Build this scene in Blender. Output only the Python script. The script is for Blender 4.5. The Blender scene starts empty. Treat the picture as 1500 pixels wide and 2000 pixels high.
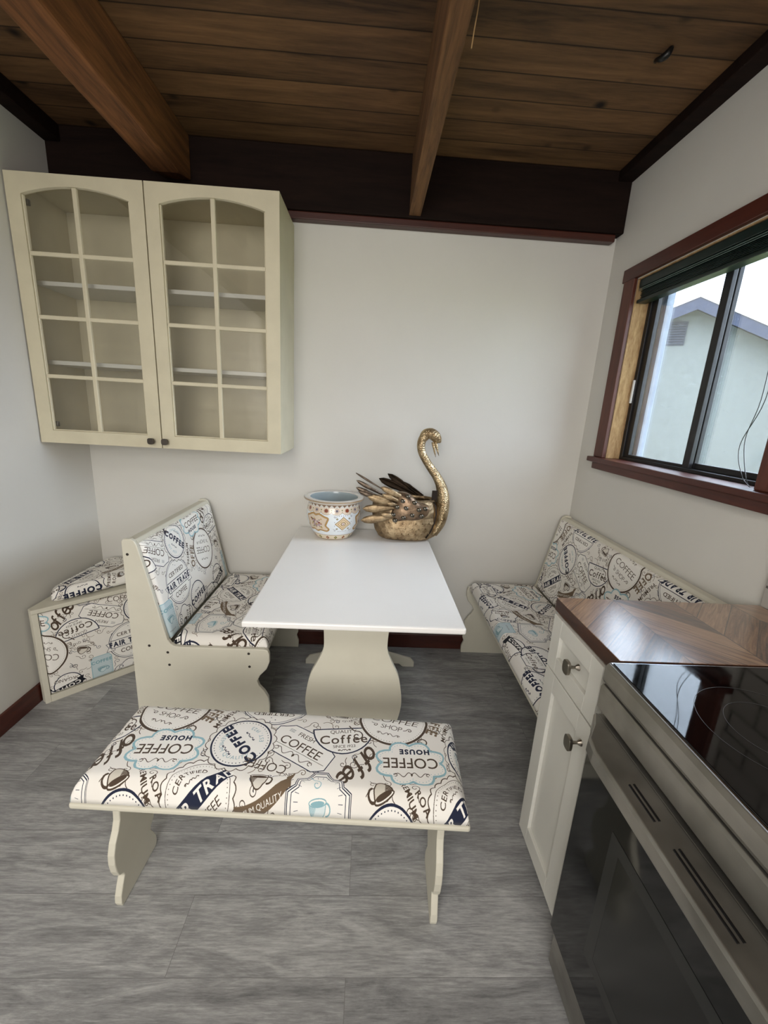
import bpy, bmesh, math, random
import numpy as np
from mathutils import Vector, Matrix
random.seed(7)
S = bpy.context.scene
COL = S.collection
PI = math.pi
# ------------------------------------------------------------------ camera
F_PX, PITCH, YAW, ROLL, CAMH = 802.17, .2442, -.0428, .0563, 1.4078
def cam_matrix():
    cy, sy, cp, sp = math.cos(YAW), math.sin(YAW), math.cos(PITCH), math.sin(PITCH)
    f = Vector((-sy*cp, cy*cp, -sp)); r0 = Vector((cy, sy, 0)); u0 = r0.cross(f)
    cr, sr = math.cos(ROLL), math.sin(ROLL)
    r = cr*r0 + sr*u0; u = -sr*r0 + cr*u0
    m = Matrix((r, u, -f)).transposed().to_4x4(); m.translation = Vector((0, 0, CAMH)); return m
cd = bpy.data.cameras.new('camera'); cam = bpy.data.objects.new('camera', cd); COL.objects.link(cam)
cd.sensor_fit = 'VERTICAL'; cd.sensor_height = 36; cd.lens = F_PX*36/2000; cd.clip_start = .02; cd.clip_end = 200
cam.matrix_world = cam_matrix(); S.camera = cam
# ------------------------------------------------------------------ sky, sun, lights, exposure
W = bpy.data.worlds.new('world'); S.world = W; W.use_nodes = True
bg = W.node_tree.nodes['Background']; bg.inputs[0].default_value = (.74, .86, 1, 1); bg.inputs[1].default_value = 6.5
def sun(name, d, e, ang, col):
    l = bpy.data.lights.new(name, 'SUN'); l.energy = e; l.angle = ang; l.color = col
    o = bpy.data.objects.new(name, l); COL.objects.link(o); o.rotation_euler = Vector(d).to_track_quat('-Z', 'Y').to_euler(); return o
sun('sun', (.55, .35, -.75), 1.6, .35, (1, .96, .88))
def area(name, loc, d, sx, sy, e, col):
    l = bpy.data.lights.new(name, 'AREA'); l.shape = 'RECTANGLE'; l.size = sx; l.size_y = sy; l.energy = e; l.color = col
    o = bpy.data.objects.new(name, l); COL.objects.link(o); o.location = loc; o.rotation_euler = Vector(d).to_track_quat('-Z', 'Y').to_euler(); return o
area('rear_fill_light', (-.35, -2.2, 1.75), (0, 1, -.30), 1.9, 1.5, 50, (1, .97, .93))  # added fill light behind the camera; no door is built there
sun('window_fill_sun', (-1, -.10, -.50), 5.0, .9, (.88, .94, 1))  # second soft sun, added to strengthen the light coming through the window
area('overhead_fill_light', (-.55, -.75, 2.5), (0, 0, -1), .7, .7, 16, (1, .96, .90))  # added overhead fill to brighten floor, table and bench tops; no lamp fitting
vs = S.view_settings; vs.view_transform = 'Standard'; vs.look = 'None'; vs.gamma = 1; vs.use_curve_mapping = False; vs.exposure = .42
# ------------------------------------------------------------------ materials
def lin(c):
    return tuple((v/255/12.92) if v <= 10 else ((v/255+.055)/1.055)**2.4 for v in c)
class NT:
    def __init__(s, name):
        s.m = bpy.data.materials.new(name); s.m.use_nodes = True; s.t = s.m.node_tree
        s.b = s.t.nodes['Principled BSDF']; s.out = s.t.nodes['Material Output']
    def n(s, typ, ins=None, **kw):
        x = s.t.nodes.new('ShaderNode'+typ)
        for k, v in kw.items(): setattr(x, k, v)
        for k, v in (ins or {}).items():
            if isinstance(v, bpy.types.NodeSocket): s.t.links.new(v, x.inputs[k])
            else: x.inputs[k].default_value = v
        return x
    def link(s, a, b): s.t.links.new(a, b)
    def math(s, op, a, b=0, c=0):
        return s.n('Math', {0: a, 1: b, 2: c}, operation=op).outputs[0]
    def ramp(s, f, stops):
        r = s.n('ValToRGB', {0: f}); e = r.color_ramp.elements
        while len(e) < len(stops): e.new(.5)
        for i, (p, c) in enumerate(stops): e[i].position = p; e[i].color = (*c, 1)
        return r.outputs[0]
    def mixc(s, f, a, b, mode='MIX'):
        x = s.n('Mix', data_type='RGBA', blend_type=mode)
        for k, v in ((0, f), (6, a), (7, b)):
            if isinstance(v, bpy.types.NodeSocket): s.link(v, x.inputs[k])
            else: x.inputs[k].default_value = v if k == 0 else ((*v, 1) if len(v) == 3 else v)
        return x.outputs[2]
    def coord(s, scale=(1, 1, 1), kind='Object', add=None):
        c = s.n('TexCoord').outputs[kind]
        if add is not None: c = s.n('VectorMath', {0: c, 1: add}, operation='ADD').outputs[0]
        return s.n('Mapping', {0: c, 3: scale}).outputs[0]
    def noise(s, vec, scale=5, detail=4, rough=.6, dist=0):
        return s.n('TexNoise', {'Vector': vec, 'Scale': scale, 'Detail': detail, 'Roughness': rough, 'Distortion': dist}).outputs[0]
    def bump(s, h, st=.2, d=.01):
        s.link(s.n('Bump', {'Height': h, 'Strength': st, 'Distance': d}).outputs[0], s.b.inputs['Normal'])
    def base(s, c): s.link(c, s.b.inputs['Base Color']) if isinstance(c, bpy.types.NodeSocket) else setattr(s.b.inputs['Base Color'], 'default_value', (*c, 1))
    def set(s, **k):
        for a, v in k.items(): s.b.inputs[a.replace('_', ' ')].default_value = v
def plain(name, c, rough=.5, metal=0, var=.06, scale=6, bump=0, bscale=200, spec=.5, coat=0):
    m = NT(name); c = lin(c); v = m.coord()
    n = m.noise(v, scale, 5)
    m.base(m.ramp(n, [(.3, tuple(x*(1-var) for x in c)), (.7, tuple(min(1, x*(1+var)) for x in c))]))
    m.set(Roughness=rough, Metallic=metal, Specular_IOR_Level=spec, Coat_Weight=coat)
    if bump: m.bump(m.noise(v, bscale, 3), bump, .002)
    return m.m
def wood(name, c1, c2, stretch, rough=.6, scale=6, plank=None, knots=0, seam=.0, bump=.25, spec=.3, contrast=(.3, .7)):
    """stretch: scale per axis (small = along grain). plank: (axis, width, offset)"""
    m = NT(name); c1 = lin(c1); c2 = lin(c2)
    base = m.n('TexCoord').outputs['Object']; add = None; pv = None
    if plank:
        ax, w, off = plank
        sep = m.n('SeparateXYZ', {0: base}).outputs[ax]
        t = m.math('DIVIDE', m.math('ADD', sep, off), w); idx = m.math('FLOOR', t)
        wn = m.n('TexWhiteNoise', {'W': idx}, noise_dimensions='1D')
        pv = wn.outputs[0]; add = m.n('VectorMath', {0: wn.outputs[1], 3: 9.0}, operation='SCALE').outputs[0]
    v = m.coord(stretch, add=add)
    n = m.noise(v, scale, 8, .65, .6); n2 = m.noise(v, scale*6, 4, .6)
    f = m.math('ADD', m.math('MULTIPLY', n, .75), m.math('MULTIPLY', n2, .25))
    if pv is not None: f = m.math('ADD', f, m.math('MULTIPLY', m.math('SUBTRACT', pv, .5), .16))
    c = m.ramp(f, [(contrast[0], c1), (contrast[1], c2)])
    if knots:
        kv = m.coord(tuple(min(1, q*3.2) for q in stretch), add=add)
        vo = m.n('TexVoronoi', {'Vector': kv, 'Scale': knots*1.5, 'Randomness': 1}).outputs['Distance']
        c = m.mixc(m.ramp(vo, [(.05, (1, 1, 1)), (.15, (0, 0, 0))]), c, tuple(q*.25 for q in c1))
        vs_ = m.noise(m.coord(tuple(q*.6 for q in stretch)), 3, 3)
        c = m.mixc(m.ramp(vs_, [(.62, (0, 0, 0)), (.72, (.6, .6, .6))]), c, tuple(q*.35 for q in c1))
    if plank and seam:
        fr = m.math('FRACT', t); e = m.math('MINIMUM', fr, m.math('SUBTRACT', 1, fr))
        c = m.mixc(m.ramp(e, [(0, (1, 1, 1)), (seam, (0, 0, 0))]), c, tuple(q*.25 for q in c1))
    m.base(c); m.set(Roughness=rough, Specular_IOR_Level=spec)
    m.bump(f, bump, .004)
    return m.m
def glass(name, tint=(.95, .97, .97), refl=1.0, rough=0.0, dust=0):
    m = NT(name); t = m.n('BsdfTransparent', {0: (*tint, 1)}).outputs[0]
    g = m.n('BsdfGlossy', {0: (1, 1, 1, 1), 'Roughness': rough}).outputs[0]
    f = m.n('Fresnel', {0: 1.45}).outputs[0]; f = m.math('MULTIPLY', f, refl)
    sh = m.n('MixShader', {0: f, 1: t, 2: g}).outputs[0]
    if dust:
        d = m.ramp(m.noise(m.coord(), 90, 3), [(.66, (0, 0, 0)), (.75, (dust, dust, dust))])
        df = m.n('BsdfDiffuse', {0: (.6, .65, .7, 1)}).outputs[0]
        sh = m.n('MixShader', {0: d, 1: sh, 2: df}).outputs[0]
    m.link(sh, m.out.inputs[0]); return m.m
MT = {}
MT['wall'] = plain('wall_paint', (214, 212, 206), .75, var=.025, scale=2.5, bump=.12, bscale=160, spec=.25)
MT['cream'] = plain('cream_painted_wood', (211, 207, 191), .42, var=.03, scale=8, bump=.05)
MT['table_white'] = plain('white_table_laminate', (243, 242, 240), .28, var=.01)
MT['cab_cream'] = plain('antique_cream_paint', (206, 198, 172), .5, var=.06, scale=7, bump=.06)
MT['cab_in'] = plain('cabinet_interior', (206, 201, 180), .6, var=.04)
MT['shaker'] = plain('white_cabinet_paint', (214, 213, 206), .35, var=.015)
MT['steel_dark'] = plain('pewter_knob_metal', (88, 82, 76), .35, 1, .1)
MT['nickel'] = plain('nickel_knob_metal', (150, 144, 134), .3, 1, .1)
MT['hole'] = plain('dark_screw_hole', (46, 40, 34), .8)
MT['black'] = plain('black_plastic', (12, 12, 13), .4)
MT['alu'] = plain('dark_bronze_aluminium', (44, 44, 46), .45, .4, .15, 30)
MT['alu_out'] = plain('weathered_outer_frame', (150, 158, 176), .6, 0, .12, 25)
MT['latchw'] = plain('white_latch_plastic', (225, 228, 228), .4)
MT['green'] = plain('dark_green_blind', (6, 30, 27), .4, 0, .2, 40)
MT['green_edge'] = plain('blind_slat_edge', (96, 116, 112), .3, 0, .2, 40)
MT['stucco'] = plain('neighbour_stucco', (104, 108, 108), .9, 0, .10, 9, .5, 60)
MT['fascia'] = plain('grey_painted_fascia', (52, 58, 78), .8, 0, .18, 12)
MT['ventm'] = plain('gable_vent_metal', (42, 50, 66), .7, 0, .2, 30)
MT['roofm'] = plain('grey_roof_shingle', (60, 56, 56), .9, 0, .3, 40)
MT['grass'] = plain('lawn_grass', (110, 122, 60), .9, 0, .3, 20)
MT['string'] = plain('straw_string', (150, 120, 80), .8)
MT['pane'] = glass('window_glass', (.97, .985, 1), .6, 0, .25)
MT['cabglass'] = glass('cabinet_glass', (.95, .95, .94), 1.1, .02)
MT['ceil'] = wood('ceiling_pine_planks', (46, 33, 23), (134, 100, 66), (.35, 3.2, 3), .7, 5, (1, .1235, .0335), 3.2, .035, .3, contrast=(.28, .74))
MT['rafter'] = wood('rough_sawn_rafter', (60, 42, 29), (140, 100, 64), (5, .35, 5), .8, 6, None, 0, 0, .5)
MT['beam'] = wood('old_timber_beam', (58, 38, 24), (148, 98, 58), (5, .4, 5), .75, 5, None, 0, 0, .5)
MT['header'] = wood('dark_stained_header', (18, 11, 9), (38, 25, 20), (.4, 4, 4), .75, 5, bump=.2, spec=.12)
MT['redtrim'] = wood('red_brown_stained_trim', (52, 20, 14), (92, 42, 30), (3, .4, 3), .4, 6, bump=.15, spec=.5)
MT['redtrim_x'] = wood('red_brown_stained_trim_across', (48, 20, 15), (84, 40, 28), (.4, 3, 3), .4, 6, bump=.15, spec=.5)
MT['redtrim_v'] = wood('red_brown_stained_casing', (60, 24, 16), (104, 54, 38), (4, 4, .4), .45, 6, bump=.15, spec=.5)
MT['rawjamb'] = wood('raw_pine_jamb', (128, 92, 56), (206, 176, 130), (4, 4, .9), .7, 9, None, 0, 0, .3)
MT['edgewood'] = wood('dark_walnut_edge', (30, 14, 7), (84, 46, 24), (3, .5, 3), .3, 7, bump=.1, spec=.5)
def m_floor():
    m = NT('grey_vinyl_plank'); base = m.n('TexCoord').outputs['Object']
    br = m.n('TexBrick', {'Vector': base, 'Color1': (0, 0, 0, 1), 'Color2': (1, 1, 1, 1), 'Mortar': (.5, .5, .5, 1), 'Scale': 1, 'Mortar Size': .0006, 'Brick Width': 1.22, 'Row Height': .182})
    br.offset = .37
    add = m.n('VectorMath', {0: br.outputs[0], 3: 7.0}, operation='SCALE').outputs[0]
    v = m.coord((.55, 2.6, 1), add=add)
    n = m.noise(v, 5.5, 10, .72, 1.0); n2 = m.noise(m.coord((3, 34, 1), add=add), 6, 6, .75)
    f = m.math('ADD', m.math('MULTIPLY', n, .56), m.math('MULTIPLY', n2, .44))
    f = m.math('ADD', f, m.math('MULTIPLY', m.math('SUBTRACT', m.n('SeparateColor', {0: br.outputs[0]}).outputs[0], .5), .05))
    c = m.ramp(f, [(.32, lin((96, 96, 97))), (.5, lin((150, 150, 150))), (.66, lin((194, 194, 193)))])
    sp = m.ramp(m.noise(m.coord((1, 1, 1)), 14, 1), [(.785, (0, 0, 0)), (.80, (1, 1, 1))])
    c = m.mixc(sp, c, lin((50, 48, 46)))
    c = m.mixc(br.outputs['Fac'], c, lin((112, 111, 110)))
    m.base(c); m.set(Roughness=.42, Specular_IOR_Level=.4); m.bump(f, .15, .002); return m.m
MT['floor'] = m_floor()
def m_chevron():
    m = NT('walnut_chevron_top'); base = m.n('TexCoord').outputs['Object']; s = m.n('SeparateXYZ', {0: base})
    x, y = s.outputs[0], s.outputs[1]; w = .175
    cx = m.math('DIVIDE', m.math('SUBTRACT', x, .54), w); ci = m.math('FLOOR', cx); fx = m.math('FRACT', cx)
    odd = m.math('MODULO', ci, 2); sg = m.math('SUBTRACT', 1, m.math('MULTIPLY', odd, 2))
    tri = m.math('MULTIPLY', m.math('MULTIPLY', m.math('SUBTRACT', fx, .5), w), sg)
    t = m.math('DIVIDE', m.math('SUBTRACT', y, tri), .088); ti = m.math('FLOOR', t); ft = m.math('FRACT', t)
    wn = m.n('TexWhiteNoise', {'Vector': m.n('CombineXYZ', {0: ci, 1: ti}).outputs[0]}, noise_dimensions='3D')
    al = m.math('ADD', x, m.math('MULTIPLY', y, sg))
    vec = m.n('CombineXYZ', {0: m.math('MULTIPLY', al, 1.2), 1: m.math('MULTIPLY', t, 1.6), 2: m.math('MULTIPLY', wn.outputs[0], 20)}).outputs[0]
    n = m.noise(vec, 4, 8, .65, 1.2)
    f = m.math('ADD', n, m.math('MULTIPLY', m.math('SUBTRACT', wn.outputs[0], .5), .34))
    c = m.ramp(f, [(.25, lin((66, 42, 28))), (.5, lin((128, 90, 64))), (.78, lin((186, 146, 110)))])
    e = m.math('MINIMUM', m.math('MINIMUM', ft, m.math('SUBTRACT', 1, ft)), m.math('MULTIPLY', m.math('MINIMUM', fx, m.math('SUBTRACT', 1, fx)), 2))
    c = m.mixc(m.ramp(e, [(0, (1, 1, 1)), (.03, (0, 0, 0))]), c, lin((50, 30, 20)))
    m.base(c); m.set(Roughness=.3, Specular_IOR_Level=.8, Coat_Weight=1, Coat_Roughness=.2, Coat_IOR=1.9)
    m.bump(m.noise(m.coord((1, 1, 1)), 70, 4), .25, .002); return m.m
MT['chevron'] = m_chevron()
def m_steel():
    m = NT('brushed_stainless'); v = m.coord((40, 1.5, 40)); n = m.noise(v, 6, 5, .7); n2 = m.noise(m.coord(), 7, 3)
    m.base(m.ramp(n2, [(.3, lin((132, 130, 124))), (.7, lin((172, 169, 162)))])); m.set(Metallic=.88)
    m.link(m.ramp(n, [(.2, (.30,)*3), (.8, (.48,)*3)]), m.b.inputs['Roughness']); m.bump(n, .06, .001); return m.m
MT['steel'] = m_steel()
MT['trim_steel'] = plain('polished_cooktop_edge', (200, 205, 215), .2, 1, .03)
def m_blackglass(name, c=(5, 5, 6), rough=.03):
    m = NT(name); m.base(lin(c)); m.set(Roughness=rough, Specular_IOR_Level=.6)
    m.link(m.ramp(m.noise(m.coord(), 9, 5, .7), [(.45, (rough,)*3), (.8, (rough+.1,)*3)]), m.b.inputs['Roughness']); return m.m
MT['bglass'] = m_blackglass('black_ceramic_glass')
MT['oglass'] = m_blackglass('oven_door_glass', (14, 15, 16), .06)
MT['ring'] = plain('burner_ring_print', (84, 86, 90), .3)
MT['oframe'] = plain('oven_window_bezel', (36, 37, 36), .25)
MT['oinner'] = plain('oven_window_inner_glass', (26, 27, 26), .15)
def m_tile():
    m = NT('grey_subway_tile'); s = m.n('SeparateXYZ', {0: m.n('TexCoord').outputs['Object']})
    v = m.n('CombineXYZ', {0: s.outputs[1], 1: s.outputs[2]}).outputs[0]
    br = m.n('TexBrick', {'Vector': v, 'Color1': (*lin((176, 172, 166)), 1), 'Color2': (*lin((160, 156, 150)), 1), 'Mortar': (*lin((96, 92, 88)), 1), 'Scale': 1, 'Mortar Size': .004, 'Brick Width': .15, 'Row Height': .075})
    m.base(br.outputs[0]); m.set(Roughness=.25); return m.m
MT['tile'] = m_tile()
def m_brass(name, c1, c2, bs, st=.6, vor=True, rough=.32):
    m = NT(name); v = m.coord(); n = m.noise(v, 22, 5, .7)
    m.base(m.ramp(n, [(.32, lin(c1)), (.66, lin(c2))])); m.set(Metallic=.85, Roughness=rough)
    h = m.n('TexVoronoi', {'Vector': v, 'Scale': bs}).outputs['Distance'] if vor else m.noise(v, bs, 3)
    m.bump(h, st, .004); return m.m
MT['brass'] = m_brass('hammered_brass', (128, 106, 76), (204, 184, 148), 150, .55, True, .36)
MT['brass_body'] = m_brass('antique_brass_scales', (96, 78, 58), (176, 154, 122), 60, .4, True, .45)
MT['feather'] = m_brass('brass_feather', (118, 96, 70), (190, 168, 134), 150, .4, False, .42)
MT['shield'] = m_brass('copper_wing_cover', (88, 72, 60), (170, 144, 118), 70, .3, False, .38)
MT['darkfeather'] = m_brass('dark_inner_feather', (26, 20, 14), (52, 40, 28), 90, .2, False, .5)
MT['greyfeather'] = m_brass('grey_tail_feather', (78, 66, 56), (140, 124, 108), 120, .3, False, .4)
MT['darkmetal'] = plain('dark_band_metal', (44, 36, 32), .5, .6)
MT['stone'] = plain('smoky_glass_cabochon', (70, 64, 50), .05, .5, .2, 40, coat=1)
MT['porc_in'] = plain('glazed_grey_interior', (164, 176, 180), .15, 0, .05, spec=.6)
# ------------------------------------------------------------------ object helpers
def tag(o, label=None, cat=None, group=None, kind=None):
    for k, v in (('label', label), ('category', cat), ('group', group), ('kind', kind)):
        if v: o[k] = v
    return o
def empty(name, loc=(0, 0, 0), rz=0, **k):
    o = bpy.data.objects.new(name, None); COL.objects.link(o); o.location = loc; o.rotation_euler = (0, 0, rz); o.empty_display_size = .1
    return tag(o, **k)
def wloc(o):
    v = Vector((0, 0, 0))
    while o is not None: v = v + o.location; o = o.parent
    return v
def obj(name, bm, mats, parent=None, smooth=False, bev=0, local=False, kind=None, label=None, cat=None, loc=None, group=None, solid=None):
    """bm in world coordinates unless local; parent offset (translation only) removed"""
    if bm.loops.layers.uv: pass
    me = bpy.data.meshes.new(name); bmesh.ops.recalc_face_normals(bm, faces=bm.faces); bm.to_mesh(me); bm.free()
    o = bpy.data.objects.new(name, me); COL.objects.link(o)
    if parent is not None:
        o.parent = parent
        if not local: me.transform(Matrix.Translation(-wloc(parent)))
    elif loc is not None:
        o.location = loc; me.transform(Matrix.Translation(-Vector(loc)))
    for m in (mats if isinstance(mats, (list, tuple)) else [mats]): me.materials.append(MT[m] if isinstance(m, str) else m)
    if smooth: me.polygons.foreach_set('use_smooth', [True]*len(me.polygons))
    if solid:
        s = o.modifiers.new('solid', 'SOLIDIFY'); s.thickness = solid; s.offset = 0
    if bev:
        b = o.modifiers.new('bevel', 'BEVEL'); b.width = bev; b.segments = 2; b.limit_method = 'ANGLE'; b.angle_limit = math.radians(40)
    return tag(o, label, cat, group, kind)
def B(): return bmesh.new()
def box(bm, x0, x1, y0, y1, z0, z1, mi=0):
    v = [bm.verts.new((x, y, z)) for x in (x0, x1) for y in (y0, y1) for z in (z0, z1)]
    for f in ((0, 1, 3, 2), (4, 6, 7, 5), (0, 4, 5, 1), (2, 3, 7, 6), (0, 2, 6, 4), (1, 5, 7, 3)):
        bm.faces.new([v[i] for i in f]).material_index = mi
    return bm
def bx(*a): return box(B(), *a)
def prism(bm, pts, fn0, fn1, mi=0):
    a = [bm.verts.new(fn0(*p)) for p in pts]; b = [bm.verts.new(fn1(*p)) for p in pts]; n = len(pts)
    f1 = bm.faces.new(a); f2 = bm.faces.new(b); f1.material_index = f2.material_index = mi
    for i in range(n): bm.faces.new([a[i], a[(i+1) % n], b[(i+1) % n], b[i]]).material_index = mi
    bm.normal_update()
    if n > 6: bmesh.ops.triangulate(bm, faces=[f1, f2])
    return bm
def pr_y(pts, y0, y1, bm=None): return prism(bm or B(), pts, lambda x, z: (x, y0, z), lambda x, z: (x, y1, z))
def pr_x(pts, x0, x1, bm=None): return prism(bm or B(), pts, lambda y, z: (x0, y, z), lambda y, z: (x1, y, z))
def pr_z(pts, z0, z1, bm=None): return prism(bm or B(), pts, lambda x, y: (x, y, z0), lambda x, y: (x, y, z1))
def crom(P, n=6, closed=False):
    P = [np.array(p, float) for p in P]; out = []
    N = len(P); rng = range(N if closed else N-1)
    for i in rng:
        p0 = P[i-1] if (i > 0 or closed) else P[i]; p1 = P[i]; p2 = P[(i+1) % N]; p3 = P[(i+2) % N] if (closed or i+2 < N) else p2
        for k in range(n):
            t = k/n; out.append(.5*((2*p1)+(-p0+p2)*t+(2*p0-5*p1+4*p2-p3)*t*t+(-p0+3*p1-3*p2+p3)*t**3))
    if not closed: out.append(P[-1])
    return out
def tube(bm, pts, rad, seg=12, mi=0, sq=None, caps=True):
    """sweep; rad float or list; sq: list of side-axis factors"""
    pts = [Vector(p) for p in pts]; n = len(pts); rings = []; ref = Vector((0, 1, 0))
    for i, p in enumerate(pts):
        t = (pts[min(i+1, n-1)]-pts[max(i-1, 0)]).normalized()
        r0 = ref if abs(t.dot(ref)) < .95 else Vector((1, 0, 0))
        a = (r0 - t*r0.dot(t)).normalized(); b = t.cross(a)
        r = rad[i] if hasattr(rad, '__len__') else rad; s = sq[i] if sq else 1
        rings.append([bm.verts.new(p + a*math.cos(q)*r*s + b*math.sin(q)*r) for q in [2*PI*k/seg for k in range(seg)]])
    for i in range(n-1):
        for k in range(seg): bm.faces.new([rings[i][k], rings[i][(k+1) % seg], rings[i+1][(k+1) % seg], rings[i+1][k]]).material_index = mi
    if caps: bm.faces.new(rings[0]); bm.faces.new(rings[-1][::-1])
    return bm
def lathe(bm, prof, c, seg=48, mi=0, uv=None, close=False):
    rings = [[bm.verts.new((c[0]+r*math.cos(2*PI*k/seg), c[1]+r*math.sin(2*PI*k/seg), c[2]+z)) for k in range(seg)] for r, z in prof]
    L = bm.loops.layers.uv.verify() if uv else None
    for i in range(len(prof)-1):
        for k in range(seg):
            f = bm.faces.new([rings[i][k], rings[i][(k+1) % seg], rings[i+1][(k+1) % seg], rings[i+1][k]]); f.material_index = mi
            if uv:
                for lp, (kk, ii) in zip(f.loops, ((k, i), (k+1, i), (k+1, i+1), (k, i+1))): lp[L].uv = (kk/seg, uv[ii])
    if close: bm.faces.new(rings[0][::-1]); bm.faces.new(rings[-1])
    return bm
# ------------------------------------------------------------------ printed patterns (drawn by code)
GC = {}
def glyph(ch, bold=0.0, shear=0.0):
    k = (ch, bold, shear)
    if k in GC: return GC[k]
    cu = bpy.data.curves.new('t', 'FONT'); cu.body = ch; cu.offset = bold; cu.shear = shear; cu.resolution_u = 4
    o = bpy.data.objects.new('t', cu); COL.objects.link(o)
    dg = bpy.context.evaluated_depsgraph_get(); me = o.evaluated_get(dg).to_mesh(); me.calc_loop_triangles()
    co = np.array([v.co[:2] for v in me.vertices]) if len(me.vertices) else np.zeros((0, 2))
    tr = np.array([t.vertices[:] for t in me.loop_triangles]).reshape(-1, 3) if len(me.vertices) else np.zeros((0, 3), int)
    o.to_mesh_clear(); bpy.data.objects.remove(o); bpy.data.curves.remove(cu)
    GC[k] = (co, tr); return GC[k]
class Canvas:
    def __init__(s, w, h, res, bgc):
        s.res = res; s.W = int(w*res); s.H = int(h*res); s.w = s.W/res; s.h = s.H/res
        s.a = np.empty((s.H, s.W, 3), np.float32); s.a[:] = np.array(bgc)/255
    def _apply(s, x0, y0, mask, col, alpha=1):
        if not mask.any(): return
        r = (np.arange(mask.shape[0])+y0) % s.H; c = (np.arange(mask.shape[1])+x0) % s.W
        yy, xx = np.nonzero(mask); R = r[yy]; C = c[xx]
        s.a[R, C] = s.a[R, C]*(1-alpha) + np.array(col, np.float32)/255*alpha
    def poly(s, pts, col, alpha=1):
        P = np.array(pts)*s.res; x0, y0 = np.floor(P.min(0)).astype(int); x1, y1 = np.ceil(P.max(0)).astype(int)
        X, Y = np.meshgrid(np.arange(x0, x1+1)+.5, np.arange(y0, y1+1)+.5); m = np.zeros(X.shape, bool)
        Q = np.roll(P, -1, 0)
        for (ax, ay), (bx_, by_) in zip(P, Q):
            if ay == by_: continue
            m ^= ((ay > Y) != (by_ > Y)) & (X < (bx_-ax)*(Y-ay)/(by_-ay)+ax)
        s._apply(x0, y0, m, col, alpha)
    def line(s, pts, wd, col, closed=False):
        P = [np.array(p)*s.res for p in pts]; r = wd*s.res/2
        if closed: P.append(P[0])
        for a, b in zip(P[:-1], P[1:]):
            x0, y0 = np.floor(np.minimum(a, b)-r).astype(int); x1, y1 = np.ceil(np.maximum(a, b)+r).astype(int)
            X, Y = np.meshgrid(np.arange(x0, x1+1)+.5, np.arange(y0, y1+1)+.5); d = b-a; L = d@d
            t = np.clip(((X-a[0])*d[0]+(Y-a[1])*d[1])/L, 0, 1) if L > 0 else 0*X
            s._apply(x0, y0, (X-a[0]-t*d[0])**2+(Y-a[1]-t*d[1])**2 <= r*r, col)
    def tris(s, co, tr, col):
        P = co*s.res
        x0, y0 = np.floor(P.min(0)).astype(int); x1, y1 = np.ceil(P.max(0)).astype(int); m = np.zeros((y1-y0+1, x1-x0+1), bool)
        for t in tr:
            q = P[t]; a0, b0 = np.floor(q.min(0)).astype(int); a1, b1 = np.ceil(q.max(0)).astype(int)
            X, Y = np.meshgrid(np.arange(a0, a1+1)+.5, np.arange(b0, b1+1)+.5)
            e = [(q[(i+1) % 3][0]-q[i][0])*(Y-q[i][1])-(q[(i+1) % 3][1]-q[i][1])*(X-q[i][0]) for i in range(3)]
            k = ((e[0] >= 0) & (e[1] >= 0) & (e[2] >= 0)) | ((e[0] <= 0) & (e[1] <= 0) & (e[2] <= 0))
            m[b0-y0:b1-y0+1, a0-x0:a1-x0+1] |= k
        s._apply(x0, y0, m, col)
    def text(s, x, y, st, size, rot, col, bold=0.0, shear=0.0, xs=1.0, gap=.09):
        pen = 0; items = []; cap = .73
        for ch in st:
            if ch == ' ': pen += .3; continue
            co, tr = glyph(ch, bold, shear)
            if not len(co): continue
            w0, w1 = co[:, 0].min(), co[:, 0].max()
            items.append((co-[w0-pen, 0], tr)); pen += (w1-w0)+gap+bold
        wid = pen-gap; sc = size/cap; c, n = math.cos(rot), math.sin(rot)
        for co, tr in items:
            q = (co-[wid/2, cap/2])*[sc*xs, sc]
            s.tris(np.stack([x+q[:, 0]*c-q[:, 1]*n, y+q[:, 0]*n+q[:, 1]*c], 1), tr, col)
    def arc(s, x, y, r, st, size, mid, col, bold=0.0, inside=False, xs=1.0, sp=1.05):
        """letters around a circle, centred on angle mid; inside=True reads along the lower side"""
        ws = []
        for ch in st:
            if ch == ' ': ws.append(.35); continue
            co, _ = glyph(ch, bold); ws.append((co[:, 0].max()-co[:, 0].min())+.12 if len(co) else .3)
        sc = size/.73*xs*sp; tot = sum(ws)*sc/r; d = 1 if inside else -1; a = mid-d*tot/2
        for ch, w in zip(st, ws):
            h = w*sc/r/2; a += d*h
            if ch != ' ': s.text(x+r*math.cos(a), y+r*math.sin(a), ch, size, a+(PI/2 if inside else -PI/2), col, bold, 0, xs)
            a += d*h
    def circ(s, x, y, r, n=64, k=1.0, rot=0):
        c, q = math.cos(rot), math.sin(rot)
        return [(x+r*math.cos(2*PI*i/n)*c-k*r*math.sin(2*PI*i/n)*q, y+r*math.cos(2*PI*i/n)*q+k*r*math.sin(2*PI*i/n)*c) for i in range(n)]
    def dots(s, x, y, r, n, rd, col, k=1.0, rot=0):
        for p in s.circ(x, y, r, n, k, rot): s.poly(s.circ(p[0], p[1], rd, 8), col)
    def scal(s, x, y, r, n, d, k=1.0, rot=0, m=6):
        out = []; N = n*m; c, q = math.cos(rot), math.sin(rot)
        for i in range(N):
            a = 2*PI*i/N; rr = r+d*(abs(math.sin(PI*i/m))-.5); px, py = rr*math.cos(a), k*rr*math.sin(a); out.append((x+px*c-py*q, y+px*q+py*c))
        return out
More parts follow.
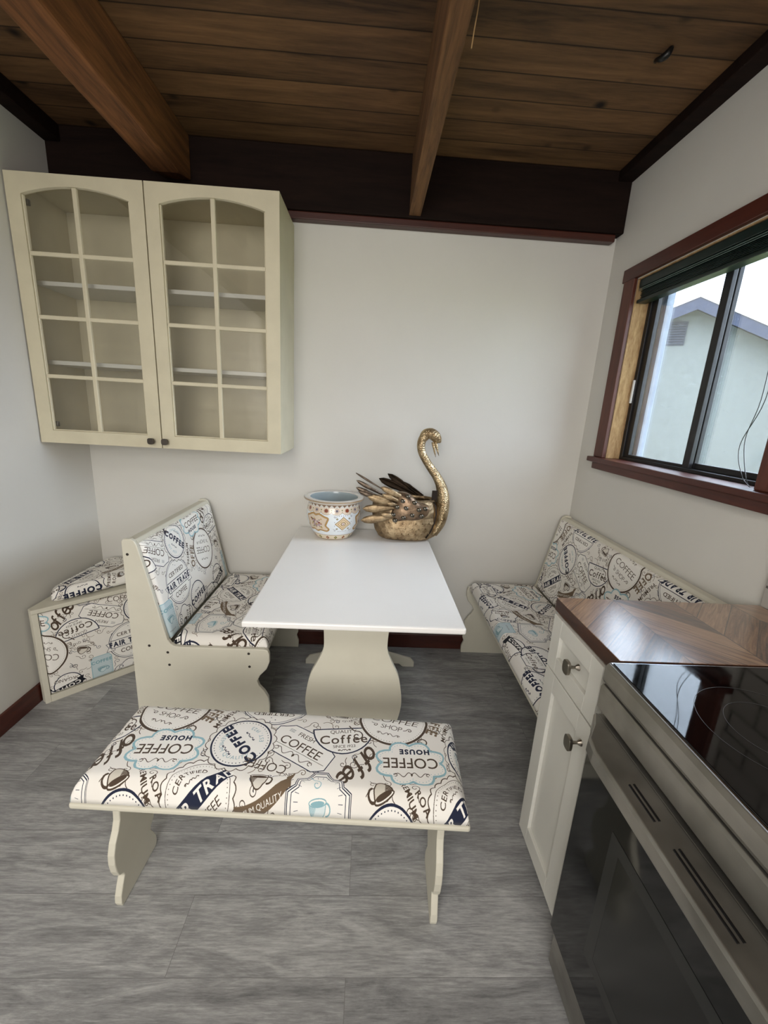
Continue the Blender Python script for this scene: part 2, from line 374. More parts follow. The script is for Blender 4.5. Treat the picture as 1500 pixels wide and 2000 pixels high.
    def curl(s, x, y, sz, rot, col, wd=.0022, flip=1):
        pts = [(x+sz*(.12+.5*t/7)*math.cos(t*flip+rot)*1.0, y+sz*(.12+.5*t/7)*math.sin(t*flip+rot)) for t in np.linspace(0, 7, 22)]
        e = pts[-1]; a = rot+7*flip; pts += [(e[0]-math.sin(a)*flip*sz*.3*k+math.cos(a)*sz*.14*k*k, e[1]+math.cos(a)*flip*sz*.3*k+math.sin(a)*sz*.14*k*k) for k in (.5, 1, 1.6, 2.2)]
        s.line(pts, wd, col)
    def flour(s, x, y, w, rot, col, wd=.0018):
        c, q = math.cos(rot), math.sin(rot); R = lambda u, v: (x+u*c-v*q, y+u*q+v*c)
        for sg in (1, -1): s.line([R(sg*w*t, w*.16*math.sin(t*9)*(1-.3*t)) for t in np.linspace(.04, 1, 16)], wd, col); s.line([R(sg*(w+w*.1*math.cos(t)), w*.1*math.sin(t)) for t in np.linspace(0, 5, 8)], wd, col)
        s.poly([R(-w*.07, 0), R(0, w*.12), R(w*.07, 0), R(0, -w*.12)], col)
    def cup(s, x, y, sz, rot, col, bgc, fill=None, wd=.0025, hat=True):
        c, q = math.cos(rot), math.sin(rot); R = lambda u, v: (x+(u*c-v*q)*sz, y+(u*q+v*c)*sz)
        body = [R(-.5, .3)]+[R(.5*math.cos(t)*(.95 if abs(math.cos(t)) > .8 else .8), .3+.75*math.sin(t)) for t in np.linspace(PI, 2*PI, 16)]+[R(.5, .3)]
        s.line([R(.5+.22*math.cos(t), .02+.24*math.sin(t)) for t in np.linspace(-1.7, 1.7, 10)], wd*1.6, col)
        s.poly(body, fill or bgc); s.line(body, wd, col)
        if hat:
            for k in range(9): t = -.44+.035*k; s.line([R(t, .2), R(t*.7, .2-.5*(1-k/10))], wd*.45, col)
        el = [R(.5*math.cos(t), .3+.14*math.sin(t)) for t in np.linspace(0, 2*PI, 24)]
        s.poly(el, bgc); s.line(el, wd, col); s.poly([R(.4*math.cos(t), .27+.09*math.sin(t)) for t in np.linspace(0, 2*PI, 20)], col)
    def image(s, name):
        im = bpy.data.images.new(name, s.W, s.H); a = np.ones((s.H, s.W, 4), np.float32); a[..., :3] = s.a
        im.pixels.foreach_set(a.ravel()); im.update(); im.pack(); return im
BR = (78, 64, 52); BR2 = (112, 94, 74); NV = (34, 40, 62); BK = (26, 28, 36); LB = (150, 188, 198); GY = (128, 134, 140); CR = (236, 232, 225); WH = (243, 240, 234)
def draw_fabric():
    c = Canvas(.655, .60, 2400, CR); R = math.radians; rnd = random.Random(3)
    for i in range(240):
        c.curl(rnd.uniform(0, .655), rnd.uniform(0, .6), rnd.uniform(.012, .022), rnd.uniform(0, 6.3), rnd.choice([BR, BR, NV, BR2]), .0017, rnd.choice((1, -1)))
    def banner(x, y, w, h, rot, fill, edge=None, tails=True):
        a, b = math.cos(rot), math.sin(rot); Q = lambda u, v: (x+u*a-v*b, y+u*b+v*a)
        if tails:
            for sg in (1, -1): tp = [Q(sg*w*.42, -h*.75), Q(sg*w*.62, -h*.75), Q(sg*w*.56, -h*.25), Q(sg*w*.62, h*.25), Q(sg*w*.42, h*.25)]; c.poly(tp, fill); c.line(tp, .002, edge or fill, True)
        pts = [Q(-w/2, -h/2), Q(w/2, -h/2), Q(w/2, h/2), Q(-w/2, h/2)]
        c.poly(pts, fill)
        if edge: c.line(pts, .0028, edge, True)
    # small words in the gaps
    c.text(.17, .025, 'PREMIUM', .015, R(-62), BR, .02); c.text(.215, .0, 'ROAST', .015, R(-50), BR, .02)
    # script word
    for X in (0, 0): c.text(.045, .095, 'offee', .060, R(-128), BR, .01, .42, .82, -.14)
    c.text(.26, .27, 'OFFE', .034, R(-110), BR2, .03, 0, .9); c.text(.297, .245, 'PREMIUM', .017, R(-112), BR, .015)
    for k in range(10): c.line([(.23+.004*k, .20+.01*k), (.25+.004*k, .195+.01*k)], .0008, CR)
    # can, light blue
    def can(x, y, w, h, rot):
        a, b = math.cos(rot), math.sin(rot); Q = lambda u, v: (x+u*a-v*b, y+u*b+v*a)
        P = [Q(-w/2, -h/2), Q(w/2, -h/2), Q(w/2, h*.4), Q(w*.36, h/2), Q(-w*.36, h/2), Q(-w/2, h*.4)]
        c.poly(P, (196, 212, 216)); c.line(P, .003, LB, True)
        for k in range(12): c.line([Q(w*.5-.002, -h*.45+h*.07*k), Q(w*.38, -h*.45+h*.07*k)], .0009, GY)
        c.text(*Q(0, h*.3), 'COFFEE', w*.19, rot, (120, 165, 176), .03); c.cup(*Q(0, -h*.02), w*.45, rot, (130, 165, 175), (206, 220, 222)); c.text(*Q(0, -h*.34), 'PREMIUM', w*.1, rot, GY)
    can(.565, .435, .085, .15, R(180)); 
    # organic label with black banner
    c.poly(c.circ(.05, .455, .058), WH); c.line(c.circ(.05, .455, .058), .004, NV, True); c.text(.05, .428, 'ORGANIC', .017, R(-5), BR); c.dots(.05, .405, .008, 3, .0018, BR)
    banner(.06, .475, .13, .034, R(14), BK); c.text(.06, .475, 'COFFEE', .022, R(14), WH, .04)
    # premium roast badge with cup
    hexa = c.scal(.45, .500, .066, 6, .012); c.poly(hexa, WH); c.line(hexa, .003, NV, True)
    c.text(.41, .500, 'PREMIUM', .015, R(80), BR, .02); c.text(.432, .500, 'ROAST', .015, R(80), BR, .02); c.cup(.46, .503, .034, R(70), BR, WH, (196, 196, 196)); c.text(.497, .500, 'COFFEE', .02, R(72), NV, .01)
    # second coffee circle
    c.poly(c.circ(.30, .455, .07), WH); c.line(c.circ(.30, .455, .07), .0045, NV, True); c.dots(.30, .455, .062, 44, .0013, NV); c.text(.30, .455, 'COFFEE', .027, R(186), NV, .05)
    c.flour(.30, .487, .018, R(6), NV); c.flour(.30, .424, .018, R(6), NV)
    # fair trade circle (inverted)
    c.poly(c.circ(.43, 0.322, .098), WH); c.line(c.circ(.43, 0.322, .098), .0028, NV, True); c.line(c.circ(.43, 0.322, .091), .0015, NV, True)
    # reads upside-down: certified on the bench side
    c.text(.43, 0.277, 'CERTIFIED', .019, R(180), BR, .01); c.dots(.43, 0.244, .009, 3, .0018, NV)
    banner(.43, 0.324, .178, .042, R(180), WH, NV); c.text(.43, 0.324, 'FAIR TRADE', .027, R(180), NV, .04, 0, .78)
    c.text(.43, 0.370, 'COFFEE', .023, R(180), BR, .01, 0, .9); c.dots(.43, 0.402, .008, 3, .0018, NV)
    # cup with arched word
    c.cup(.635, .30, .045, R(160), BR, CR, (222, 216, 205)); c.arc(.635, .31, .052, 'PREMIUM QUALITY', .011, R(-90), BR, 0, True)
    # fresh coffee label
    a = R(-27); Q = lambda u, v: (.535+u*math.cos(a)-v*math.sin(a), .15+u*math.sin(a)+v*math.cos(a))
    lab = [Q(-.095, -.03), Q(-.08, -.05), Q(.07, -.05), Q(.085, -.04), Q(.098, -.03), Q(.098, .02), Q(.08, .03), Q(.06, .055), Q(-.06, .055), Q(-.08, .04), Q(-.098, .03)]
    c.poly(lab, WH); c.line(lab, .0025, NV, True); c.text(*Q(.0, .0), 'COFFEE', .029, a, BR, .0); c.text(*Q(-.005, .034), 'FRESH', .015, a, BR)
    for k in (-.004, 0, .004): c.line([Q(-.065, .034+k), Q(-.048, .034+k)], .001, NV); c.line([Q(.038, .034+k), Q(.053, .034+k)], .001, NV)
    c.flour(*Q(0, -.034), .055, a, BR); c.line([Q(-.085, -.02), Q(.088, -.02)], .0012, BR)
    # quality coffee since 1923
    a = R(8); Q = lambda u, v: (.648+u*math.cos(a)-v*math.sin(a), .19+u*math.sin(a)+v*math.cos(a))
    lab = [Q(-.085, .035), Q(.085, .035)]+[Q(.085*math.cos(t), .035+.09*math.sin(t)) for t in np.linspace(0, -PI, 20)][1:-1]
    c.poly(lab, WH); c.line(lab, .004, NV, True); c.text(*Q(0, -.004), 'Coffee', .031, a, BR, .01); c.text(*Q(0, .024), 'QUALITY', .013, a, BR); c.text(*Q(0, -.03), 'SINCE 1923', .010, a, BR); c.flour(*Q(0, -.043), .015, a, BR)
    # certified fair trad rosette
    ro = c.scal(.31, .0, .09, 22, .006); c.poly(ro, WH); c.line(ro, .0025, BR, True); c.line(c.circ(.31, 0, .078), .0015, BR, True); c.dots(.31, 0, .072, 60, .001, BR)
    a = R(40); Q = lambda u, v: (.31+u*math.cos(a)-v*math.sin(a), .0+u*math.sin(a)+v*math.cos(a))
    c.arc(.31, 0, .056, 'CERTIFIED', .014, a+PI/2, BR, .01); c.flour(*Q(0, .032), .016, a, BR)
    c.text(*Q(0, -.036), 'COFFEE', .018, a, BR); c.flour(*Q(0, -.056), .016, a, BR)
    banner(.31, 0, .172, .034, a, NV, None, False); c.text(.31, 0, 'FAIR TRAD', .024, a, WH, .03)
    # coffee circle
    ro = c.scal(.371, .155, .09, 18, .008); c.poly(ro, CR); c.line(ro, .002, BR, True)
    c.poly(c.circ(.371, .155, .077), WH); c.line(c.circ(.371, .155, .078), .0045, NV, True); c.dots(.371, .155, .07, 48, .0014, NV)
    c.text(.365, .15, 'COFFEE', .027, R(136), NV, .05); c.arc(.371, .155, .052, 'PREMIUM QUALITY', .0115, R(228), (150, 178, 186), 0, True); c.arc(.371, .155, .052, 'EST. 1923', .0115, R(40), (150, 178, 186), 0, True)
    c.flour(.388, .176, .018, R(136), NV); c.flour(.34, .125, .018, R(136), NV)
    # cup with brown ribbon
    c.text(.455, .083, 'COFFEE', .026, R(170), BR, -.005); c.cup(.452, .035, .046, R(0), BR, CR, (214, 208, 198)); c.text(.515, .06, 'SINCE', .011, R(182), BR)
    rb = [(.40+.125*t, -.012+.06*t*t) for t in np.linspace(0, 1, 10)]; c.poly(rb+[(x+.004, y-.028) for x, y in rb[::-1]], BR2); c.poly([(.52, .052), (.54, .068), (.532, .04), (.535, .02), (.524, .022)], BR2)
    c.text(.455, -.012, 'PREMIUM QUALITY', .011, R(20), WH)
    # shield with blue cup
    sh = [(.605+.078*x, .0+.074*y) for x, y in [(-1, -.7), (-1, .2), (-.75, .35), (-.7, .62), (-.4, .68), (-.2, .95), (.2, .95), (.4, .68), (.7, .62), (.75, .35), (1, .2), (1, -.7), (.6, -.85), (0, -1)]]
    c.poly(sh, WH); c.line(sh, .006, NV, True); c.line(sh, .002, WH, True)
    s2 = [(.605+(x-.605)*.86, y*.86) for x, y in sh]; c.line(s2, .0016, NV, True)
    for k in range(26):
        t = 2*PI*k/26; c.line([(.605+.060*math.cos(t), .058*math.sin(t)), (.605+.050*math.cos(t), .050*math.sin(t))], .0008, NV)
    c.cup(.605, -.012, .042, R(5), (140, 180, 190), WH, (216, 228, 230), .0018); c.curl(.598, .03, .02, 1, LB, .002)
    # lower dotted circle
    c.poly(c.circ(.13, -.062, .066), WH); c.line(c.circ(.13, -.062, .066), .0045, NV, True); c.dots(.13, -.062, .058, 44, .0014, NV); c.text(.13, -.055, 'COFFEE', .025, R(200), NV, .05)
    # tilted cup
    c.cup(.105, .028, .05, R(205), BR, CR, (206, 199, 186), .003)
    # coffee shop circle
    for q in ((.03, .200, .03, 1), (.217, .19, .028, 3), (.1, .2, .02, 5)): c.curl(q[0], q[1], q[2], q[3], BR, .0035)
    c.poly(c.circ(.134, .276, .103), WH); c.line(c.circ(.134, .276, .099), .007, BR, True); c.dots(.134, .276, .090, 70, .0011, BR)
    c.text(.138, .283, 'COFFEE', .033, R(-14), BR, -.01); c.text(.128, .243, 'SHOP', .020, R(-14), BR, -.01)
    c.flour(.118, .214, .03, R(-14), BR); c.flour(.148, .326, .03, R(-14), BR); c.curl(.080, .252, .012, 1, BR); c.curl(.180, .232, .012, 2, BR)
    # coffee house cloud
    cl = c.scal(.18, .12, .088, 8, .020, .72, R(3)); c.poly(cl, WH); c.line(cl, .006, LB, True)
    for p in c.scal(.18, .12, .078, 8, .018, .70, R(3), 8): c.poly(c.circ(p[0], p[1], .0012, 6), LB)
    c.text(.178, .118, 'COFFEE', .033, R(183), BR, .005, 0, .95); c.text(.19, .156, 'HOUSE', .016, R(183), NV, .05); c.flour(.18, .083, .042, R(3), BR)
    # quality coffee cup label
    Q = lambda u, v: (.165+u, .50+v)
    lab = [Q(-.055, .045), Q(.055, .045), Q(.05, 0), Q(.03, -.04), Q(-.03, -.04), Q(-.05, 0)]; c.line([Q(.05+.025*math.cos(t), .01+.025*math.sin(t)) for t in np.linspace(-1.6, 1.6, 9)], .006, NV)
    c.poly(lab, WH); c.line(lab, .0035, NV, True); c.text(*Q(0, .006), 'Coffee', .024, 0, BR, .01); c.text(*Q(0, .032), 'QUALITY', .011, 0, BR); c.text(*Q(0, -.018), 'SINCE 1923', .007, 0, BR)
    return c
FW, FH = .655, .60
def m_fabric():
    c = draw_fabric(); im = c.image('coffee_print')
    m = NT('coffee_print_fabric'); uv = m.n('TexCoord').outputs['UV']
    t = m.n('TexImage', {'Vector': uv}); t.image = im
    m.base(t.outputs[0]); m.set(Roughness=.85, Specular_IOR_Level=.2)
    m.b.inputs['Sheen Weight'].default_value = .1
    wv = m.n('TexVoronoi', {'Vector': m.coord(), 'Scale': 900}).outputs[0]
    m.bump(wv, .12, .0008); return m.m
MT['fabric'] = m_fabric()
def draw_pot():
    w, h = .92, .25; c = Canvas(w, h, 2200, (226, 232, 236)); G1 = (150, 122, 84); G2 = (192, 160, 104); RD = (128, 58, 34); GN = (120, 122, 70); PK = (220, 206, 188); GR = (110, 100, 110)
    n = 16; u = w/n
    c.poly([(0, .19), (w, .19), (w, .25), (0, .25)], (214, 210, 204)); c.line([(0, .232), (w, .232)], .003, G1); c.line([(0, .247), (w, .247)], .004, G1)
    for i in range(n*2): x = (i+.5)*u/2; c.poly([(x-u*.22, .23), (x+u*.22, .23), (x, .213)], (128, 110, 88)); c.poly(c.circ(x, .224, .003, 8), RD)
    for i in range(n):
        x = (i+.5)*u; c.poly(c.circ(x, .19, u*.52, 24, .62), PK); c.line(c.circ(x, .19, u*.5, 24, .6), .0018, G1, True)
    c.poly([(0, .192), (w, .192), (w, .213), (0, .213)], PK)
    for i in range(n):
        x = (i+.5)*u; c.poly(c.circ(x, .196, .011 if i % 2 else .008, 14), RD if i % 2 else GR); c.dots(x, .196, .013, 8, .0022, RD if i % 2 == 0 else G1); c.poly(c.circ(x+u/2, .2, .004, 8), GN)
    for k in range(3):
        x = (k+.96)*w/3; xm = x
        P = [(xm, .165), (xm+.018, .172), (xm+.045, .158), (xm+.062, .150), (xm+.056, .125), (xm+.05, .10), (xm+.064, .078), (xm+.052, .062), (xm+.02, .068), (xm, .058), (xm-.02, .068), (xm-.052, .062), (xm-.064, .078), (xm-.05, .10), (xm-.056, .125), (xm-.062, .150), (xm-.045, .158), (xm-.018, .172)]
        P = [(xm+(p[0]-xm)*1.15, p[1]) for p in crom(P, 3, True)]
        c.poly(P, (218, 202, 182)); c.line(P, .010, G1, True); c.line(P, .003, (200, 150, 70), True)
        rr = random.Random(k)
        for j in range(34): c.poly(c.circ(xm+rr.uniform(-.036, .036), .115+rr.uniform(-.032, .032), rr.uniform(.003, .007), 10), rr.choice([GR, (150, 110, 120), GN, RD, G2]))
        for j in range(5): fx, fy = xm+rr.uniform(-.03, .03), .115+rr.uniform(-.028, .028); c.dots(fx, fy, .006, 6, .003, (150, 128, 150)); c.poly(c.circ(fx, fy, .003, 8), G1)
        x = (k+.46)*w/3; q = .044
        P = [(x-q, .115), (x, .115+q), (x+q, .115), (x, .115-q)]; c.poly(P, (222, 200, 160)); c.line(P, .004, G1, True); q = .030; c.line([(x-q, .115), (x, .115+q), (x+q, .115), (x, .115-q)], .0018, RD, True)
        c.dots(x, .115, .011, 8, .0045, G1); c.poly(c.circ(x, .115, .008, 14), (236, 232, 226)); c.poly(c.circ(x, .115, .004, 10), RD)
        for sx in (-1, 1):
            for sy in (-1, 1): c.poly(c.circ(x+sx*.034, .115+sy*.034, .006, 12), (150, 140, 110)); c.curl(x+sx*.046, .115+sy*.046, .010, sx*sy, GR, .0018); c.poly(c.circ(x+sx*.047, .115+sy*.012, .0025, 6), GR)
            for j in range(5): c.poly(c.circ(x-.024+.012*j, .115+sx*.052, .0026, 8), (140, 120, 130))
    c.poly([(0, 0), (w, 0), (w, .034), (0, .034)], (222, 208, 184)); c.line([(0, .036), (w, .036)], .0025, G1); c.line([(0, .006), (w, .006)], .004, G1)
    for i in range(n): x = (i+.5)*u; c.poly([(x-.013, .02), (x, .031), (x+.013, .02), (x, .009)], RD if i % 2 else GN); c.poly(c.circ(x, .02, .004, 8), G2)
    return c
def m_pot():
    im = draw_pot().image('porcelain_print'); m = NT('painted_porcelain'); t = m.n('TexImage', {'Vector': m.n('TexCoord').outputs['UV']}); t.image = im
    m.base(t.outputs[0]); m.set(Roughness=.15, Specular_IOR_Level=.6, Coat_Weight=.4); return m.m
MT['porc'] = m_pot()
def cushion(O, U, V, N, w, d, h, r, uvf, n=22, m=12, puff=.006, seed=0):
    """padded rectangle standing on plane O,U,V with thickness h along N"""
    bm = B(); L = bm.loops.layers.uv.verify(); O, U, V, N = map(Vector, (O, U, V, N)); arc = r*PI/2
    def prof(t, size):     # t in 0..1 -> position, height factor, unrolled coordinate
        k = 6
        return None
    def samples(size, n):
        s = []
        for i in range(7): a = i/6*PI/2; s.append((r*(1-math.cos(a)), math.sin(a), -r*.9+(arc)*i/6))
        for i in range(1, n): s.append((r+(size-2*r)*i/n, 1, r+(size-2*r)*i/n))
        for i in range(7): a = (6-i)/6*PI/2; s.append((size-r*(1-math.cos(a)), math.sin(a), size+r*.9-arc*(6-i)/6))
        return s
    A, Bs = samples(w, n), samples(d, m); g = []
    rn = random.Random(seed)
    for i, (x, hx, ua) in enumerate(A):
        row = []
        for j, (y, hy, vb) in enumerate(Bs):
            p = puff*(math.sin(PI*x/w)*math.sin(PI*y/d))**.5 if 0 < i < len(A)-1 and 0 < j < len(Bs)-1 and 0 < x < w and 0 < y < d else 0
            z = h*min(hx, hy)*(.85+.15*hx*hy) + p + (rn.uniform(-1, 1)*.0006 if p else 0)
            row.append((bm.verts.new(O+U*x+V*y+N*z), (ua, vb)))
        g.append(row)
    for i in range(len(A)-1):
        for j in range(len(Bs)-1):
            q = [g[i][j], g[i+1][j], g[i+1][j+1], g[i][j+1]]; f = bm.faces.new([a[0] for a in q])
            for lp, a in zip(f.loops, q): u_, v_ = uvf(*a[1]); lp[L].uv = (u_/FW, v_/FH)
    rim = [g[i][0][0] for i in range(len(A))]+[g[-1][j][0] for j in range(1, len(Bs))]+[g[i][-1][0] for i in range(len(A)-2, -1, -1)]+[g[0][j][0] for j in range(len(Bs)-2, 0, -1)]
    bm.faces.new(rim); return bm
# ================================================================== SETTING
L_, R_, BK_, CZ = -1.49, 1.1623, 2.2514, 2.535; Y0 = -2.6; T = .12
st = dict(kind='structure')
obj('floor', bx(L_-T, R_+T, Y0-T, BK_+T, -.08, 0), 'floor', **st)
obj('ceiling', bx(L_-T, R_+T, Y0-T, BK_+T, CZ, CZ+.1), 'ceil', **st)
obj('wall_back', bx(L_-T, R_+T, BK_, BK_+T, 0, CZ), 'wall', **st)
obj('wall_left', bx(L_-T, L_, Y0, BK_, 0, CZ), 'wall', **st)
obj('wall_front', bx(L_-T, R_+T, Y0-T, Y0, 0, CZ), 'wall', **st)
WY0, WY1, WZ0, WZ1 = 1.17, 2.0, 1.236, 2.035
b = B(); box(b, R_, R_+T, Y0, WY0, 0, CZ); box(b, R_, R_+T, WY1, BK_, 0, CZ); box(b, R_, R_+T, WY0, WY1, 0, WZ0-.02); box(b, R_, R_+T, WY0, WY1, WZ1, CZ)
obj('wall_right', b, 'wall', **st)
obj('trim_1', bx(R_-.008, R_, -.6, 1.06, .915, 2.0), 'tile', **st)
obj('baseboard_back', bx(L_, R_, BK_-.014, BK_, 0, .092), 'redtrim_x', bev=.003, **st)
obj('baseboard_left', bx(L_, L_+.014, Y0, BK_-.014, 0, .088), 'redtrim', bev=.003, **st)
obj('trim_2', bx(L_, R_, 2.19, BK_, 2.282, CZ), 'header', bev=.004, **st)
obj('trim_3', bx(L_, R_-.03, 2.203, BK_, 2.25, 2.282), 'redtrim_x', bev=.004, **st)
obj('trim_4', bx(R_-.07, R_, Y0, 2.19, 2.492, CZ), 'header', bev=.004, **st)
obj('trim_5', bx(L_, L_+.07, Y0, 2.19, 2.47, CZ), 'header', bev=.004, **st)
# ceiling timbers
b = pr_x([(Y0, 2.33), (2.06, 2.33), (2.19, 2.362), (2.19, CZ), (Y0, CZ)], -.975, -.86)
obj('ceiling_beam', b, 'beam', bev=.008, label='thick orange-brown timber beam on the ceiling at the left', cat='beam', loc=(-.92, -.2, 2.33))
obj('ceiling_rafter', bx(.133, .187, Y0, 2.19, 2.29, CZ), 'rafter', bev=.003, label='narrow rough-sawn rafter running down the middle of the ceiling', cat='beam', loc=(.16, -.2, 2.29))
# window
wn = empty('window_1', (R_, 1.58, 1.23), kind='structure')
obj('casing', bx(R_-.02, R_, 1.08, 2.092, 2.037, 2.093), 'redtrim', wn, bev=.003)
obj('casing', bx(R_-.018, R_, 2.0, 2.080, WZ0, 2.04), 'redtrim_v', wn, bev=.003)
obj('casing', bx(R_-.018, R_, 1.09, 1.17, WZ0, 2.04), 'redtrim_v', wn, bev=.003)
obj('sill', bx(R_-.052, R_+.075, 1.07, 2.078, 1.212, 1.236), 'redtrim', wn, bev=.004)
obj('apron', bx(R_-.035, R_, 1.085, 2.05, 1.178, 1.212), 'redtrim', wn, bev=.003)
b = B(); box(b, R_, R_+.07, 1.995, 2.0, WZ0, WZ1); obj('jamb', b, 'rawjamb', wn)
b = B(); box(b, R_, R_+.07, 1.17, 1.175, WZ0, WZ1); obj('jamb', b, 'rawjamb', wn)
b = B(); box(b, R_, R_+.07, 1.17, 2.0, WZ1-.005, WZ1); obj('head_jamb', b, 'rawjamb', wn)
X = R_+.065
def ring(bm, x0, x1, y0, y1, z0, z1, w, wb=None):
    wb = wb or w
    box(bm, x0, x1, y0, y0+w, z0, z1); box(bm, x0, x1, y1-w, y1, z0, z1); box(bm, x0, x1, y0+w, y1-w, z0, z0+wb); box(bm, x0, x1, y0+w, y1-w, z1-w, z1); return bm
obj('frame', ring(B(), X, X+.055, 1.175, 1.995, WZ0, WZ1-.005, .022, .014), 'alu', wn, bev=.002)
sa = obj('sash', ring(B(), X+.008, X+.025, 1.553, 1.973, WZ0+.014, WZ1-.027, .034, .012), 'alu', wn, bev=.002)
obj('pane', bx(X+.014, X+.018, 1.585, 1.94, WZ0+.026, WZ1-.06), 'pane', sa)
sb = obj('sash', ring(B(), X+.030, X+.047, 1.197, 1.590, WZ0+.014, WZ1-.027, .036, .022), 'alu', wn, bev=.002)
obj('pane', bx(X+.036, X+.040, 1.23, 1.555, WZ0+.035, WZ1-.06), 'pane', sb)
b = B(); box(b, X+.056, X+.088, 1.950, 2.0, WZ0-.01, WZ1); box(b, X+.056, X+.088, 1.17, 1.2, WZ0-.01, WZ1); obj('outer_frame', b, 'alu_out', wn)
obj('latch', bx(X-.008, X, 1.977, 1.988, 1.50, 1.605), 'latchw', sa, bev=.002)
# ================================================================== OUTSIDE
obj('ground', bx(R_+T, 40, -20, 40, -.4, -.3), 'grass', **st)
def house():
    C = Vector((0, 0, CAMH)); k = 1.4
    P0 = C+(Vector((5, 6.88, 3.28))-C)*k; A = C+(Vector((4.64, 7.09, 3.10))-C)*k; Bq = C+(Vector((5.83, 6.40, 2.79))-C)*k
    d = (Bq-A); d.z = 0; d.normalize(); n = Vector((d.y, -d.x, 0))
    if n.dot(C-P0) < 0: n = -n
    root = empty('neighbour_house', (P0.x, P0.y, -.3), label='pale stucco house with a gabled roof seen outside the window', cat='house')
    def F(s, z, o): return tuple(P0+d*s+Vector((0, 0, z-P0.z))+n*o)
    sl, sr = .42, .50; wl, wr = 3.2, 4.5
    wall = [(-wl, -.3), (wr, -.3), (wr, P0.z-.12-sr*wr), (0, P0.z-.12), (-wl, P0.z-.12-sl*wl)]
    obj('stucco_wall', prism(B(), wall, lambda s, z: F(s, z, 0), lambda s, z: F(s, z, -6)), 'stucco', root)
    b = B()
    for sg, w, s_ in ((-1, wl+.3, sl), (1, wr+.3, sr)):
        prism(b, [(0, P0.z+.05), (sg*w, P0.z+.05-s_*w), (sg*w, P0.z-.03-s_*w), (0, P0.z-.03)], lambda s, z: F(s, z, .38), lambda s, z: F(s, z, -6))
    obj('roof', b, 'roofm', root)
    b = B()
    for sg, w, s_ in ((-1, wl+.3, sl), (1, wr+.3, sr)):
        prism(b, [(0, P0.z+.02), (sg*w, P0.z+.02-s_*w), (sg*w, P0.z-.20-s_*w), (0, P0.z-.20)], lambda s, z: F(s, z, .40), lambda s, z: F(s, z, .36))
    obj('fascia', b, 'fascia', root)
    b = B(); prism(b, [(-.50, P0.z-.86), (-.08, P0.z-.86), (-.08, P0.z-.36), (-.50, P0.z-.36)], lambda s, z: F(s, z, 0), lambda s, z: F(s, z, .02))
    for i in range(9):
        z = P0.z-.83+i*.052; prism(b, [(-.47, z), (-.11, z), (-.11, z+.03), (-.47, z+.03)], lambda s, zz: F(s, zz, .02), lambda s, zz: F(s, zz, .05))
    obj('gable_vent', b, 'ventm', root)
    b = B(); tube(b, [F(-.62, P0.z-.25, .06), F(-.62, P0.z-1.1, .06)], .012, 6); obj('cable', b, 'latchw', root)
house()
# ================================================================== BLIND
bl = empty('window_blind', (R_+.03, 1.58, 1.94), label='dark green mini blind pulled up under the top of the window', cat='blind')
BY0, BY1 = 1.185, 1.985
obj('headrail', bx(R_+.002, R_+.05, BY0, BY1, 1.995, 2.028), 'green', bl, bev=.003)
b = B()
for i in range(9): z = 1.947+i*.0053; box(b, R_+.012, R_+.048, BY0+.004, BY1-.004-(i % 3)*.003, z, z+.0022)
obj('slat_stack', b, 'green', bl)
b = B(); tube(b, [(R_+.004, BY0, 1.990), (R_+.004, BY1, 1.990)], .0016, 6); tube(b, [(R_+.006, BY0, 1.984), (R_+.006, BY1, 1.984)], .0014, 6); obj('slat_edge', b, 'green_edge', bl)
obj('bottom_rail', bx(R_+.004, R_+.05, BY0+.002, BY1+.004, 1.932, 1.946), 'green', bl, bev=.003)
b = B(); tube(b, crom([(R_+.02, 1.262, 1.935), (R_+.022, 1.27, 1.7), (R_+.02, 1.262, 1.5), (R_+.015, 1.275, 1.38), (R_+.01, 1.24, 1.28), (R_+.0, 1.205, 1.2405)], 6), .0012, 6)
tube(b, crom([(R_+.02, 1.255, 1.935), (R_+.026, 1.258, 1.7), (R_+.022, 1.25, 1.5), (R_+.012, 1.285, 1.36), (R_+.01, 1.25, 1.27), (R_-.01, 1.19, 1.2405)], 6), .0012, 6)
obj('pull_cord', b, 'alu', bl)
# ================================================================== WALL CABINET
def k_(x): return x*.9877
def kz(z): return CAMH+(z-CAMH)*.9877
CY = 1.925
CX0, CX1 = L_+.006, -.41; CZT, CZB = kz(2.247), kz(1.176)
cb = empty('wall_cabinet', ((CX0+CX1)/2, BK_-.16, CZB), label='cream two-door wall cabinet with glass panes hung at the upper left', cat='cabinet')
b = B(); t = .018
box(b, CX0, CX0+t, CY+.022, BK_, CZB, CZT); box(b, CX1-t, CX1, CY+.022, BK_, CZB, CZT); box(b, CX0+t, CX1-t, CY+.022, BK_, CZB, CZB+t); box(b, CX0+t, CX1-t, CY+.022, BK_, CZT-t, CZT); box(b, CX0+t, CX1-t, BK_-.01, BK_, CZB+t, CZT-t)
obj('carcass', b, 'cab_cream', cb, bev=.0015)
for z in (1.864, 1.536): obj('shelf', bx(CX0+t, CX1-t, 2.0, BK_-.011, kz(z)-.011, kz(z)+.007), 'shaker', cb, bev=.002)
